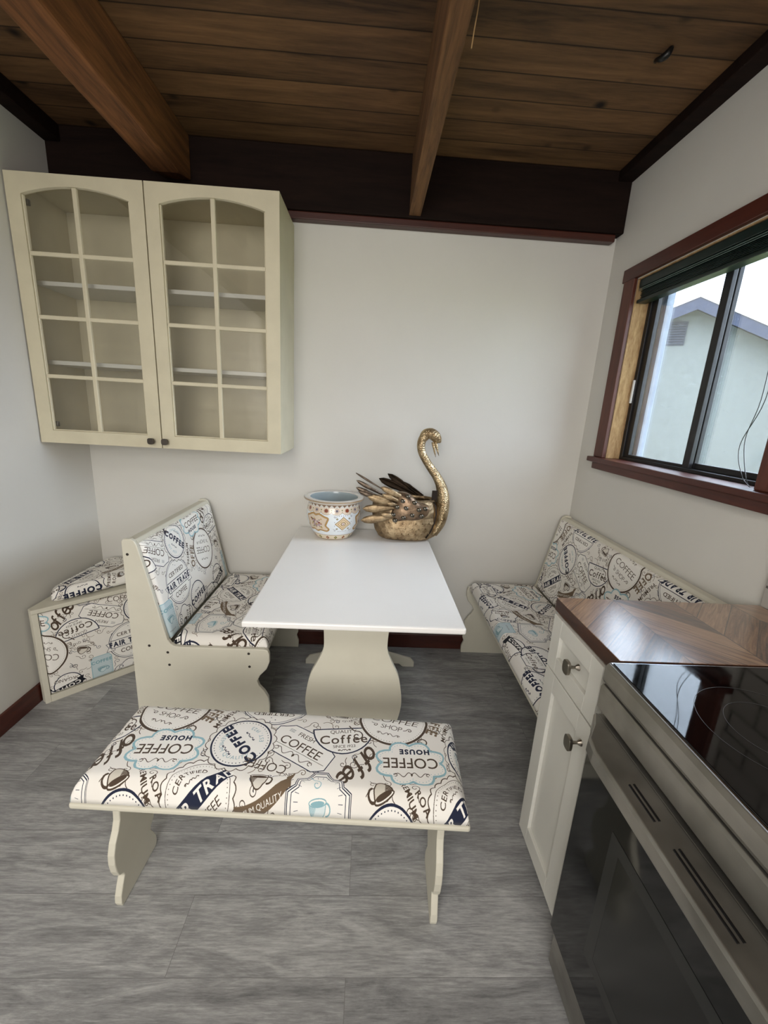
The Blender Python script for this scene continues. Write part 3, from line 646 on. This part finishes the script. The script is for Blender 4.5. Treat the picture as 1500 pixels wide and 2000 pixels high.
def cab_door(x0, x1, ox0, ox1, mx, knobx):
    z0, z1 = CZB+.002, CZT-.002; oz0, ozs, ozm = kz(1.234), kz(2.168), kz(2.203); y0, y1 = CY, CY+.020
    b = B(); box(b, x0, ox0, y0, y1, z0, z1); box(b, ox1, x1, y0, y1, z0, z1); box(b, ox0, ox1, y0, y1, z0, oz0)
    arcp = [(ox0+(ox1-ox0)*i/16, ozs+(ozm-ozs)*math.sin(PI*i/16)**.85) for i in range(17)]
    for (xa, za), (xb, zb) in zip(arcp[:-1], arcp[1:]): prism(b, [(xa, za), (xb, zb), (xb, z1), (xa, z1)], lambda x, z: (x, y0, z), lambda x, z: (x, y1, z))
    bmesh.ops.remove_doubles(b, verts=b.verts, dist=1e-5)
    d = obj('door', b, 'cab_cream', cb)
    b = B(); box(b, mx-.009, mx+.009, y0+.003, y1-.003, oz0, ozm)
    for z in (1.957, 1.713, 1.471): box(b, ox0, ox1, y0+.004, y1-.004, kz(z)-.008, kz(z)+.008)
    # thin inner bead around the opening
    box(b, ox0, ox0+.006, y0+.004, y1-.002, oz0, ozs); box(b, ox1-.006, ox1, y0+.004, y1-.002, oz0, ozs); box(b, ox0, ox1, y0+.004, y1-.002, oz0, oz0+.006)
    obj('glazing_bars', b, 'cab_cream', d, bev=.003)
    obj('pane', bx(ox0-.004, ox1+.004, y1-.006, y1-.003, oz0-.004, ozm+.004), 'cabglass', d)
    b = B(); kzz = kz(1.209); prism(b, [(knobx+.014*math.cos(a)*(abs(math.cos(a))**-.35 if abs(math.cos(a)) > .2 else 1), kzz+.014*math.sin(a)*(abs(math.sin(a))**-.35 if abs(math.sin(a)) > .2 else 1)) for a in [2*PI*i/20 for i in range(20)]], lambda x, z: (x, y0-.026, z), lambda x, z: (x, y0-.016, z))
    tube(b, [(knobx, y0-.016, kzz), (knobx, y0, kzz)], .006, 10); obj('knob', b, 'steel_dark', d, bev=.002)
cab_door(CX0, k_(-.962), k_(-1.446), k_(-1.021), k_(-1.237), k_(-1.0))
cab_door(k_(-.957), CX1, k_(-.902), k_(-.474), k_(-.688), k_(-.938))
for z in (2.15, 1.262): obj('hinge', bx(CX0+t, CX0+t+.045, CY+.024, CY+.04, kz(z)-.011, kz(z)+.011), 'steel_dark', cb, bev=.002)
# ================================================================== TABLE
TX0, TX1, TY0, TY1 = -.373, .332, 1.16, 2.215
tb = empty('dining_table', ((TX0+TX1)/2, (TY0+TY1)/2, 0), label='white rectangular trestle table pushed against the back wall', cat='table')
obj('tabletop', bx(TX0, TX1, TY0, TY1, .728, .75), 'table_white', tb, bev=.006)
pc = -.018
hw = [(0, .20), (.05, .19), (.12, .15), (.2, .155), (.26, .172), (.32, .181), (.38, .177), (.446, .163), (.50, .138), (.55, .118), (.60, .116), (.64, .12), (.68, .135), (.728, .15)]
hs = crom([(z, w) for z, w in hw], 4)
def ped(y):
    pts = [(pc-w, z) for z, w in hs]+[(pc+w, z) for z, w in hs[::-1]]
    o = obj('pedestal', pr_y([tuple(map(float, p)) for p in pts], y-.01, y+.012), 'cream', tb, bev=.003)
    f = [(-.305, 0), (-.305, .028), (-.285, .05), (-.16, .085), (.16, .085), (.285, .05), (.305, .028), (.305, 0), (.24, 0), (.22, .018), (-.22, .018), (-.24, 0)]
    obj('foot', pr_y([(pc+.018+x, z) for x, z in f], y-.028, y-.010), 'cream', tb, bev=.003)
    return o
p1 = ped(1.342); ped(2.07)
for z in (.338, .405):
    b = B(); tube(b, [(pc, 1.3325, z), (pc, 1.330, z)], .007, 12); obj('screw_cap', b, 'cream', p1, smooth=False)
obj('stretcher', bx(pc-.011, pc+.011, 1.354, 2.06, .32, .42), 'cream', tb, bev=.003)
# ================================================================== NOOK BENCHES
PROF = [(-.919, 0), (-.919, .872), (-.912, .882), (-.885, .884), (-.872, .876), (-.863, .86), (-.822, .676), (-.79, .522), (-.776, .462), (-.765, .445), (-.752, .436), (-.73, .433), (-.395, .433), (-.378, .428), (-.372, .41), (-.372, .373), (-.384, .341), (-.412, .31), (-.423, .285), (-.415, .26), (-.395, .236), (-.378, .205), (-.374, .165), (-.376, .099), (-.384, .077), (-.372, .043), (-.373, 0)]
def settee(mir, y0, y1, label, fb, fs, near=True):
    mx = (lambda x: .236-x) if mir else (lambda x: x)
    root = empty('settee_bench', (mx(-.65), (y0+y1)/2, 0), label=label, cat='bench')
    P = [(mx(x), z) for x, z in PROF]; th = .018
    obj('end_panel', pr_y(P, y1-th, y1), 'cream', root, bev=.003)
    e = obj('end_panel', pr_y(P, y0, y0+th), 'cream', root, bev=.003)
    if near:
        for hx, hz in ((-.9, .822), (-.85, .435), (-.779, .407), (-.776, .35), (-.455, .412), (-.453, .352)):
            b = B(); tube(b, [(hx, y0+.001, hz), (hx, y0-.0008, hz)], .0055, 12); obj('screw_hole', b, 'hole', e)
    a, c = y0+th, y1-th
    # back board along the slope, top rail, seat board, rear board
    B1 = Vector((mx(-.872), 0, .868)); B0 = Vector((mx(-.785), 0, .44)); up = (B1-B0).normalized(); nn = Vector((up.z, 0, -up.x)) if not mir else Vector((-up.z, 0, up.x))
    bk = B(); q = [B0-nn*.02, B1-nn*.02, B1-nn*.004, B0-nn*.004]
    prism(bk, [(v.x, v.z) for v in q], lambda x, z: (x, a, z), lambda x, z: (x, c, z)); obj('back_board', bk, 'cream', root)
    r = [(mx(-.914), .845), (mx(-.914), .874), (mx(-.874), .878), (mx(-.866), .868), (mx(-.866), .845)]
    obj('top_rail', pr_y(r, a, c), 'cream', root, bev=.003)
    obj('seat_board', bx(min(mx(-.80), mx(-.385)), max(mx(-.80), mx(-.385)), a, c, .402, .418), 'cream', root, bev=.002)
    obj('rear_board', bx(min(mx(-.912), mx(-.897)), max(mx(-.912), mx(-.897)), a, c, .06, .84), 'cream', root)
    Ln = c-a
    # back pad: U runs to the viewer's right
    S0 = B0+up*.005-nn*.004; hgt = (B1-S0).length-.006
    if not mir: O = (S0.x, a+.002, S0.z); U = (0, 1, 0)
    else: O = (S0.x, c-.002, S0.z); U = (0, -1, 0)
    obj('back_pad', cushion(O, U, up, nn, Ln-.004, hgt, .024, .02, fb, seed=1), 'fabric', root, smooth=True)
    if not mir: O = (-.383, a+.002, .418); U = (0, 1, 0); V = (-1, 0, 0)
    else: O = (mx(-.383), c-.002, .418); U = (0, -1, 0); V = (1, 0, 0)
    obj('seat_pad', cushion(O, U, V, (0, 0, 1), Ln-.004, .385, .05, .028, fs, seed=2), 'fabric', root, smooth=True)
    return root
settee(False, 1.50, 2.222, 'high-backed cream bench with coffee-print pads to the left of the table', lambda a, b: (.43-(a+1.52-1.68), .322-(b+.44-.635)), lambda a, b: (.43-(a-.02)+.26, .25-b))
settee(True, 1.10, 2.222, 'long cream bench with coffee-print pads under the window', lambda a, b: (.371-(2.2-a-1.98) , .155+(b+.44-.70)), lambda a, b: (.31-(2.2-a-1.93), b-.16), near=False)
# corner unit
cu = empty('corner_bench', (-1.25, 2.0, 0), label='triangular coffee-print corner seat standing in the corner behind the left bench', cat='bench')
dg = Vector((1, 1, 0)).normalized(); nd = Vector((1, -1, 0)).normalized(); A0 = Vector((-1.452, 1.682, 0)); LN = .735
tri = [(A0.x, A0.y), (A0.x+dg.x*LN, A0.y+dg.y*LN), (-.935, 2.232), (-1.455, 2.232)]
tri = [(A0.x, A0.y), (A0.x+dg.x*LN, A0.y+dg.y*LN), (A0.x+dg.x*LN, 2.23), (-1.47, 2.23), (-1.47, A0.y+.01)]
obj('seat_box', pr_z(tri, .0, .452), 'cream', cu, bev=.003)
tl = [(x+nd.x*.012, y+nd.y*.012) for x, y in tri[:2]]+tri[2:]
obj('lid', pr_z(tl, .452, .472), 'cream', cu, bev=.003)
fr = B()
def D(s, z, o): return tuple(A0+dg*s+nd*o+Vector((0, 0, z)))
for (s0, s1, z0, z1) in ((0, .022, 0, .452), (.022, LN, 0, .035)): prism(fr, [(s0, z0), (s1, z0), (s1, z1), (s0, z1)], lambda s, z: D(s, z, .0005), lambda s, z: D(s, z, .014))
obj('face_frame', fr, 'cream', cu, bev=.002)
obj('front_pad', cushion(D(.024, .04, .0008), dg, (0, 0, 1), nd, LN-.05, .408, .022, .018, lambda a, b: (.43-(a+.02-.36), .322-(b+.04-.2)), seed=3), 'fabric', cu, smooth=True)
def tri_cushion(pts, z0, h, uvf, rise):
    bm = B(); L = bm.loops.layers.uv.verify(); c = sum((Vector((*p, 0)) for p in pts), Vector())/len(pts)
    P = []
    for i, p in enumerate(pts):      # round the corners, subdivide the sides
        q, r = Vector((*pts[i-1], 0)), Vector((*pts[(i+1) % len(pts)], 0)); p = Vector((*p, 0)); e = .035
        a, b_ = p+(q-p).normalized()*e, p+(r-p).normalized()*e
        P += [a*(1-t)**2+p*2*t*(1-t)+b_*t*t for t in (0, .25, .5, .75, 1)]
        nx = r+(p-r).normalized()*e; P += [b_.lerp(nx, k/8) for k in range(1, 8)]
    rings = []
    for k, (s, hh) in enumerate([(1, 0), (1.0, .3), (.985, .6), (.955, .85), (.91, .96), (.8, 1.02), (.6, 1.06), (.3, 1.08)]):
        rings.append([bm.verts.new((c.x+(p.x-c.x)*s, c.y+(p.y-c.y)*s, z0+h*hh+rise(p.x, p.y)*1)) for p in P])
    top = bm.verts.new((c.x, c.y, z0+h*1.09+rise(c.x, c.y))); n = len(P)
    for a, b_ in zip(rings[:-1], rings[1:]):
        for i in range(n): bm.faces.new([a[i], a[(i+1) % n], b_[(i+1) % n], b_[i]])
    for i in range(n): bm.faces.new([rings[-1][i], rings[-1][(i+1) % n], top])
    bm.faces.new(rings[0][::-1])
    for f in bm.faces:
        for lp in f.loops:
            s = (lp.vert.co-A0); u = s.dot(dg); v = -s.dot(nd)+(lp.vert.co.z-z0)*.9; uu, vv = uvf(u, v); lp[L].uv = (uu/FW, vv/FH)
    return bm
cp = [(-1.405, 1.755), (-.985, 2.175), (-1.0, 2.215), (-1.44, 2.215), (-1.455, 1.80)]
obj('corner_cushion', tri_cushion(cp, .474, .055, lambda u, v: (.1+u, .42+v), lambda x, y: max(0, (x+1.44))*.05), 'fabric', None, smooth=True, label='loose wedge-shaped coffee-print cushion lying on the corner seat', cat='cushion', loc=(-1.25, 2.05, .474))
# ================================================================== FOREGROUND BENCH
fb = empty('dining_bench', (-.197, .946, 0), math.radians(-2.6), label='backless bench with a coffee-print padded seat in the foreground', cat='bench')
obj('seat_board', bx(-.492, .492, -.150, .150, .418, .436), 'cream', fb, bev=.006, local=True)
obj('seat_pad', cushion((-.488, -.146, .436), (1, 0, 0), (0, 1, 0), (0, 0, 1), .976, .292,   .060, .034, lambda a, b: (a, b+.010), 40, 14, .008, 5), 'fabric', fb, smooth=True, local=True)
lp = [(0, .085), (.015, .09), (.04, .088), (.066, .077), (.088, .066), (.10, .07), (.112, .084), (.135, .092), (.165, .096), (.195, .094), (.225, .084), (.25, .068), (.275, .058), (.31, .055), (.35, .066), (.38, .082), (.418, .095)]
for sx in (-.449, .442):
    pts = [(-w-.0, z) for z, w in lp]+[(w, z) for z, w in lp[::-1]]
    o = obj('leg', pr_x(pts, sx-.010, sx+.010), 'cream', fb, bev=.003, local=True)
# ================================================================== BASE CABINET, COUNTER, RANGE
bc = empty('base_cabinet', (.86, .92, 0), label='narrow white shaker base cabinet beside the stove', cat='cabinet')
b = B(); box(b, .568, R_-.01, .762, 1.052, .10, .874); obj('carcass', b, 'shaker', bc)
obj('toe_kick', bx(.615, R_-.01, .765, 1.05, 0, .10), 'black', bc)
def shaker(name, y0, y1, z0, z1, rail):
    b = B(); x0, x1 = .548, .567
    box(b, x0, x1, y0, y0+rail, z0, z1); box(b, x0, x1, y1-rail, y1, z0, z1); box(b, x0, x1, y0+rail, y1-rail, z0, z0+rail); box(b, x0, x1, y0+rail, y1-rail, z1-rail, z1)
    box(b, x0+.010, x1, y0+rail, y1-rail, z0+rail, z1-rail)
    return obj(name, b, 'shaker', bc, bev=.0012)
dr = shaker('drawer', .797, 1.050, .713, .872, .048); do = shaker('door', .797, 1.050, .106, .708, .055)
def knob(y, z, par, x=.558):
    b = B(); tube(b, [(x, y, z), (x-.004, y, z), (x-.010, y, z), (x-.024, y, z), (x-.030, y, z)], [.009, .0075, .004, .0045, .007], 12)
    pts = [(y+.015*math.copysign(abs(math.cos(a))**.7, math.cos(a)), z+.019*math.copysign(abs(math.sin(a))**.7, math.sin(a))) for a in [2*PI*i/24 for i in range(24)]]
    prism(b, pts, lambda yy, zz: (x-.028, yy, zz), lambda yy, zz: (x-.036, yy, zz)); obj('knob', b, 'nickel', par, bev=.002)
knob(.905, .797, dr); knob(.822, .645, do, .548)
ct = obj('countertop', bx(.553, R_-.009, .757, 1.064, .877, .915), ['chevron', 'edgewood'], None, bev=.002, label='walnut chevron wooden worktop between the stove and the window bench', cat='countertop')
for p in ct.data.polygons:
    if abs(p.normal.z) < .5: p.material_index = 1
rg = empty('electric_range', (.84, .37, 0), label='stainless steel electric range with a black glass cooktop in the right foreground', cat='stove')
SY0, SY1 = -.012, .748
obj('body', bx(.545, R_-.012, SY0+.004, SY1-.004, .07, .875), 'steel', rg)
b = B(); prism(b, [(.520, .872), (.517, .880), (.517, .908), (.523, .916), (.56, .916), (.56, .872)], lambda x, z: (x, SY0, z), lambda x, z: (x, SY1, z)); obj('cooktop_front', b, 'steel', rg, bev=.001)
obj('cooktop_frame', bx(.524, R_-.012, SY0, SY1, .905, .9185), 'trim_steel', rg, bev=.003)
cg = obj('cooktop_glass', bx(.528, R_-.016, SY0+.004, SY1-.006, .915, .9205), 'bglass', rg, bev=.0015)
def annul(cx, cy, r, w=.0008):
    b = B(); n = 72; a = [[b.verts.new((cx+q*math.cos(2*PI*i/n), cy+q*math.sin(2*PI*i/n), .9209)) for i in range(n)] for q in (r-w/2, r+w/2)]
    for i in range(n): b.faces.new([a[0][i], a[0][(i+1) % n], a[1][(i+1) % n], a[1][i]])
    return b
for r in (.117, .075): obj('burner_ring', annul(.705, .555, r), 'ring', cg)
obj('burner_ring', annul(.70, .18, .09), 'ring', cg); obj('burner_ring', annul(.98, .55, .085), 'ring', cg)
obj('front_panel', pr_y([(.519, .868), (.515, .862), (.515, .814), (.522, .806), (.55, .806), (.55, .868)], SY0+.002, SY1-.002), 'steel', rg, bev=.001)
obj('vent_gap', bx(.540, .55, SY0+.004, SY1-.004, .785, .806), 'black', rg)
dd = obj('oven_door', bx(.519, .539, SY0+.003, SY1-.003, .165, .794), 'steel', rg, bev=.002)
obj('door_glass', bx(.514, .5195, SY0+.003, SY1-.003, .163, .752), 'oglass', dd, bev=.001)
b = ring(B(), .5133, .5142, .10, .62, .29, .625, .028); obj('window_bezel', b, 'oframe', dd)
obj('oven_window', bx(.5135, .5142, .128, .592, .318, .597), 'oinner', dd)
# bowed handle lip with hollow ends
b = B(); n = 24; rows = []
for i in range(n+1):
    y = SY0+.003+(SY1-SY0-.006)*i/n; e = min(y-SY0, SY1-y); k = min(1, e/.085); k = k*k*(3-2*k); xo = .512-.050*k
    rows.append([b.verts.new(v) for v in ((.519, y, .795), (xo+.004, y, .795-.007*k), (xo, y, .791-.009*k), (xo-.001*k, y, .757), (xo+.006*k, y, .750), (.519, y, .752))])
for a, c in zip(rows[:-1], rows[1:]):
    for j in range(6): b.faces.new([a[j], a[(j+1) % 6], c[(j+1) % 6], c[j]])
b.faces.new(rows[0]); b.faces.new(rows[-1][::-1]); obj('door_handle', b, 'steel', dd, bev=.0015)
for (ya, yb) in ((.572, .505), (.462, .350), (.25, .14)):
    for xo in (.492, .484):
        zt = .795-.007*(.519-xo)/.053; b = B(); tube(b, [(xo, ya, zt-.0005), (xo, yb, zt-.0005)], .0022, 8); obj('vent_slot', b, 'black', dd)
obj('storage_drawer', bx(.524, .55, SY0+.004, SY1-.006, .045, .155), 'steel', rg, bev=.004)
for yy in (.07, .69):
    b = B(); tube(b, [(.575, yy, 0), (.575, yy, .012), (.575, yy, .012), (.575, yy, .075)], [.02, .02, .012, .012], 14); obj('levelling_foot', b, 'black', rg)
obj('kick_plate', bx(.548, .56, SY0+.01, SY1-.01, .008, .07), 'black', rg)
# ================================================================== PORCELAIN PLANTER
PC = (-.172, 2.085, .7503)
prof = [(.082, 0), (.090, .002), (.094, .006), (.104, .02), (.120, .05), (.134, .085), (.1395, .12), (.1375, .15), (.132, .172), (.130, .182), (.136, .192), (.150, .199), (.1545, .204), (.154, .209)]
uvv = [0, .01, .03, .09, .22, .40, .58, .72, .83, .88, .93, .96, .98, 1.0]
pt = empty('porcelain_planter', PC, label='round white porcelain planter with brown and gold patterns on the table', cat='planter')
b = lathe(B(), prof, PC, 64, 0, uvv); obj('outer_wall', b, 'porc', pt, smooth=True)
b = lathe(B(), [(.154, .209), (.150, .2115), (.126, .2115), (.122, .209)], PC, 64, 0, [.99, .97, .94, .96]); obj('rim', b, 'porc', pt, smooth=True)
b = lathe(B(), [(.122, .209), (.119, .198), (.124, .16), (.127, .12), (.118, .06), (.09, .02), (.0, .014)], PC, 64); obj('inside', b, 'porc_in', pt, smooth=True)
b = lathe(B(), [(.0, .0), (.082, 0)], PC, 64); obj('base', b, 'porc_in', pt)
# ================================================================== SWAN
SYC = 2.085
sw = empty('swan_planter', (.20, SYC, .7503), label='brass swan planter with jewelled wing on the back of the table', cat='planter')
def ring_at(z, x0, x1, hy, n=40, sqp=.9):
    cx, hx = (x0+x1)/2, (x1-x0)/2
    return [(cx+hx*math.copysign(abs(math.cos(a))**sqp, math.cos(a)), SYC+hy*math.copysign(abs(math.sin(a))**sqp, math.sin(a)), z) for a in [2*PI*i/n for i in range(n)]]
lv = [(.7503, .105, .315, .045), (.754, .085, .335, .058), (.77, .062, .356, .075), (.80, .044, .368, .088), (.84, .034, .374, .096), (.88, .028, .375, .098), (.92, .026, .370, .094), (.95, .03, .36, .085), (.972, .04, .352, .075)]
b = B(); rs = [[b.verts.new(p) for p in ring_at(*l)] for l in lv]
for a, c in zip(rs[:-1], rs[1:]):
    for i in range(40): b.faces.new([a[i], a[(i+1) % 40], c[(i+1) % 40], c[i]])
b.faces.new(rs[0][::-1])
inn = [[b.verts.new(p) for p in ring_at(z, x0+.006, x1-.006, hy-.006)] for z, x0, x1, hy in lv[::-1][:7]]
for i in range(40): b.faces.new([rs[-1][i], rs[-1][(i+1) % 40], inn[0][(i+1) % 40], inn[0][i]])
for a, c in zip(inn[:-1], inn[1:]):
    for i in range(40): b.faces.new([a[i], a[(i+1) % 40], c[(i+1) % 40], c[i]])
b.faces.new(inn[-1])
def surf(x, z, side):
    for (z0, a0, b0, h0), (z1, a1, b1, h1) in zip(lv[:-1], lv[1:]):
        if z0 <= z <= z1:
            t = (z-z0)/(z1-z0); xa, xb, hy = a0+(a1-a0)*t, b0+(b1-b0)*t, h0+(h1-h0)*t
            u = max(-1, min(1, (x-(xa+xb)/2)/((xb-xa)/2))); ca = abs(u)**(1/.9); return SYC+side*hy*(max(0, 1-ca*ca)**.5)**.9
    return SYC
obj('body', b, 'brass_body', sw, smooth=True)
# overlapping scale plates on the lower body
b2 = B()
for side in (-1, 1):
    for r_i in range(4):
        z = .868-r_i*.029
        for c_i in range(9):
            x = .062+c_i*.034+(r_i % 2)*.017
            if x > .352: continue
            pts = []
            for (dx, dz) in ((-.017, .014), (-.017, -.004), (-.012, -.013), (0, -.018), (.012, -.013), (.017, -.004), (.017, .014)):
                zz = max(.757, z+dz); pts.append(b2.verts.new((x+dx, surf(x+dx, zz, side)+side*(.0015+(.014-dz)*.20), zz)))
            b2.faces.new(pts)
obj('scales', b2, 'feather', sw, solid=.0015)
neck = [(.276, 1.292, .024), (.262, 1.272, .0216), (.257, 1.243, .0206), (.264, 1.208, .019), (.284, 1.174, .0195), (.317, 1.129, .0206), (.348, 1.09, .0223), (.374, 1.046, .0264), (.388, 1.003, .0315), (.391, .964, .0355), (.390, .909, .036), (.380, .851, .034), (.352, .79, .028)]
nk = crom(neck, 5); sqf = np.interp(range(len(nk)), [0, 30, 42, 50, 60], [1, 1, 1.35, 2.1, 2.0])
b = tube(B(), [(p[0], SYC, p[1]) for p in nk], [p[2] for p in nk], 20, 0, list(sqf)); nb = obj('neck', b, 'brass', sw, smooth=True)
b = tube(B(), [(p[0], SYC, p[1]) for p in crom([(.262, 1.280), (.276, 1.300), (.298, 1.304), (.318, 1.296), (.334, 1.280), (.341, 1.266), (.342, 1.258)], 4)], list(np.interp(range(25), [0, 4, 9, 14, 18, 22, 24], [.018, .024, .0285, .0275, .021, .015, .007])), 18)
hd = obj('head', b, 'brass', sw, smooth=True)
for s_ in (-1, 1):
    b = B(); bmesh.ops.create_uvsphere(b, u_segments=10, v_segments=8, radius=.0045, matrix=Matrix.Translation((.307, SYC+s_*.0235, 1.300))); obj('eye', b, 'darkmetal', hd, smooth=True)
for (p0, p1) in (((.316, 1.262), (.336, 1.187)), ((.329, 1.262), (.352, 1.194))):
    b = tube(B(), [(p0[0]+(p1[0]-p0[0])*t, SYC, p0[1]+(p1[1]-p0[1])*t) for t in (0, .35, .7, 1)], [.0085, .007, .004, .0008], 10, 0, [1.4, 1.3, 1.1, 1]); obj('beak', b, 'brass', hd, smooth=True)
def leaf(p0, p1, w, y0, y1, th=.002, bow=.01, side=-1, n=10):
    """flat metal feather from p0 to p1 (x, z), width w, y going from y0 to y1"""
    bm = B(); p0, p1 = np.array(p0), np.array(p1); d = (p1-p0)/np.linalg.norm(p1-p0); q = np.array([-d[1], d[0]]); rows = []
    for i in range(n+1):
        t = i/n; hwid = w*(.35+.65*math.sin(PI*min(1, t*1.05)*.5)) if t < .6 else w*(max(0, 1-((t-.6)/.4)**2.2))**.5
        hwid = max(hwid, .0008); c = p0+(p1-p0)*t; y = y0+(y1-y0)*t+side*bow*math.sin(PI*t)
        row = []
        for s in (-1, -.5, 0, .5, 1):
            e = c+q*hwid*s; row.append(bm.verts.new((e[0], y+side*.004*(1-abs(s))+(.0008 if s == 0 else 0)*side, e[1])))
        rows.append(row)
    for a, c in zip(rows[:-1], rows[1:]):
        for j in range(4): bm.faces.new([a[j], a[j+1], c[j+1], c[j]])
    for i in range(1, n):            # fine barb ridges
        pass
    return bm
YN = SYC-.098
def feather(par, p0, p1, w, y0, y1, m, side=-1, bow=.008): return obj('feather', leaf(p0, p1, w, y0, y1, bow=bow, side=side), m, par, smooth=True, solid=.002)
kf = lambda x, z, y: (x*y/2.08, CAMH+(z-CAMH)*y/2.08)
tail = empty('tail', (0, 0, .2)); tail.parent = sw; bpy.data.objects.remove(tail)
for f in (((.075, .985), (-.060, 1.055), .011), ((.065, .970), (-.060, 1.018), .012), ((.075, .955), (-.048, 1.0), .011)): feather(sw, f[0], f[1], f[2], SYC-.02, SYC-.035, 'greyfeather')
feather(sw, (.09, 1.0), (-.066, 1.082), .005, SYC+.01, SYC+.03, 'greyfeather')
for f in (((.276, .962), (.103, 1.073), .018), ((.262, .965), (.057, 1.045), .021), ((.30, .965), (.17, 1.03), .018)): feather(sw, f[0], f[1], f[2], SYC+.085, SYC+.115, 'darkfeather', 1)
y_ = YN-.012
wg = None
b = B()
wo = [(.155, .998), (.19, 1.0), (.225, .985), (.262, .952), (.30, .936), (.325, .925), (.33, .905), (.318, .878), (.290, .860), (.25, .85), (.20, .848), (.145, .840), (.13, .86), (.128, .885), (.14, .92), (.145, .96)]
wo = [tuple(map(float, kf(p[0], p[1], y_))) for p in crom(wo, 3, True)]; cxw, czw = .235*y_/2.08, kf(0, .91, y_)[1]
r0 = [b.verts.new((x, YN-.001 if x < .27 else surf(min(x, .34), min(.97, z), -1)-.002, z)) for x, z in wo]
r1 = [b.verts.new((cxw+(x-cxw)*.93, y_-.012, czw+(z-czw)*.93)) for x, z in wo]; r2 = [b.verts.new((cxw+(x-cxw)*.55, y_-.022, czw+(z-czw)*.55)) for x, z in wo]; cc = b.verts.new((cxw, y_-.026, czw)); n = len(wo)
for a, c in ((r0, r1), (r1, r2)):
    for i in range(n): b.faces.new([a[i], a[(i+1) % n], c[(i+1) % n], c[i]])
for i in range(n): b.faces.new([r2[i], r2[(i+1) % n], cc])
b.faces.new(r0[::-1])
wg = obj('wing', b, 'shield', sw, smooth=True)
for f in (((.15, .915), (-.023, .905), .0215), ((.15, .868), (-.030, .842), .0225), ((.16, .928), (-.0, .970), .019), ((.14, .940), (.02, .976), .016), ((.20, .965), (.066, 1.022), .017), ((.18, .945), (.075, .985), .014), ((.16, .87), (.075, .880), .014), ((.165, .93), (.10, .940), .012)):
    p0 = kf(*f[0], YN-.02); p1 = kf(*f[1], YN-.02); feather(wg, p0, p1, f[2]*.95, YN-.016, YN-.03, 'feather')
for (x, z) in [(.208, .976), (.184, .952), (.245, .946), (.203, .915), (.156, .918), (.27, .909), (.304, .916), (.138, .876), (.237, .879), (.193, .863), (.286, .876), (.149, .845)]:
    yy = y_-.018; X2, Z2 = kf(x, z, yy); k = max(abs(X2-cxw)/.09, abs(Z2-czw)/.075); yy = y_-.026+.012*min(1, k)
    b = B(); bmesh.ops.create_uvsphere(b, u_segments=14, v_segments=8, radius=1, matrix=Matrix.Translation((X2, yy, Z2)) @ Matrix.Rotation(.5, 4, 'Y') @ Matrix.Diagonal((.0135, .008, .0105, 1))); obj('gem', b, 'stone', wg, smooth=True)
b = B(); nring = [(.366, 1.0), (.372, .93), (.368, .88), (.352, .83), (.33, .775)]
tube(b, [(x, surf(min(x, .345), min(z, .97), -1)-.007, z) for x, z in [(.338, .965), (.350, .94), (.353, .90), (.348, .86), (.335, .82), (.31, .775)]], .0035, 8); obj('collar_band', b, 'darkmetal', sw, smooth=True)
obj('back_plate', bx(.330, .358, SYC-.02, SYC-.017, .96, 1.018), 'darkmetal', sw)
# ================================================================== SMALL THINGS ON THE CEILING
b = B(); tube(b, crom([(.205, 1.2, 2.345), (.203, 1.2, 2.315), (.199, 1.2, 2.28), (.196, 1.2, 2.244)], 4), .0016, 6); tube(b, [(.187, 1.2, 2.347), (.212, 1.2, 2.347)], .0014, 6)
obj('hanging_string', b, 'string', label='thin straw-coloured string hanging from a nail in the rafter', cat='string', loc=(.2, 1.2, 2.345))
b = B(); tube(b, crom([(.870, 1.545, CZ), (.862, 1.548, 2.520), (.852, 1.556, 2.514), (.846, 1.572, 2.520), (.848, 1.588, 2.527), (.855, 1.598, 2.53)], 4), list(np.interp(range(21), [0, 4, 8, 12, 16, 20], [.006, .011, .010, .006, .005, .003])), 9)
obj('ceiling_hook', b, 'black', smooth=True, label='small dark twisted hook fixed to the ceiling planks at the right', cat='hook')
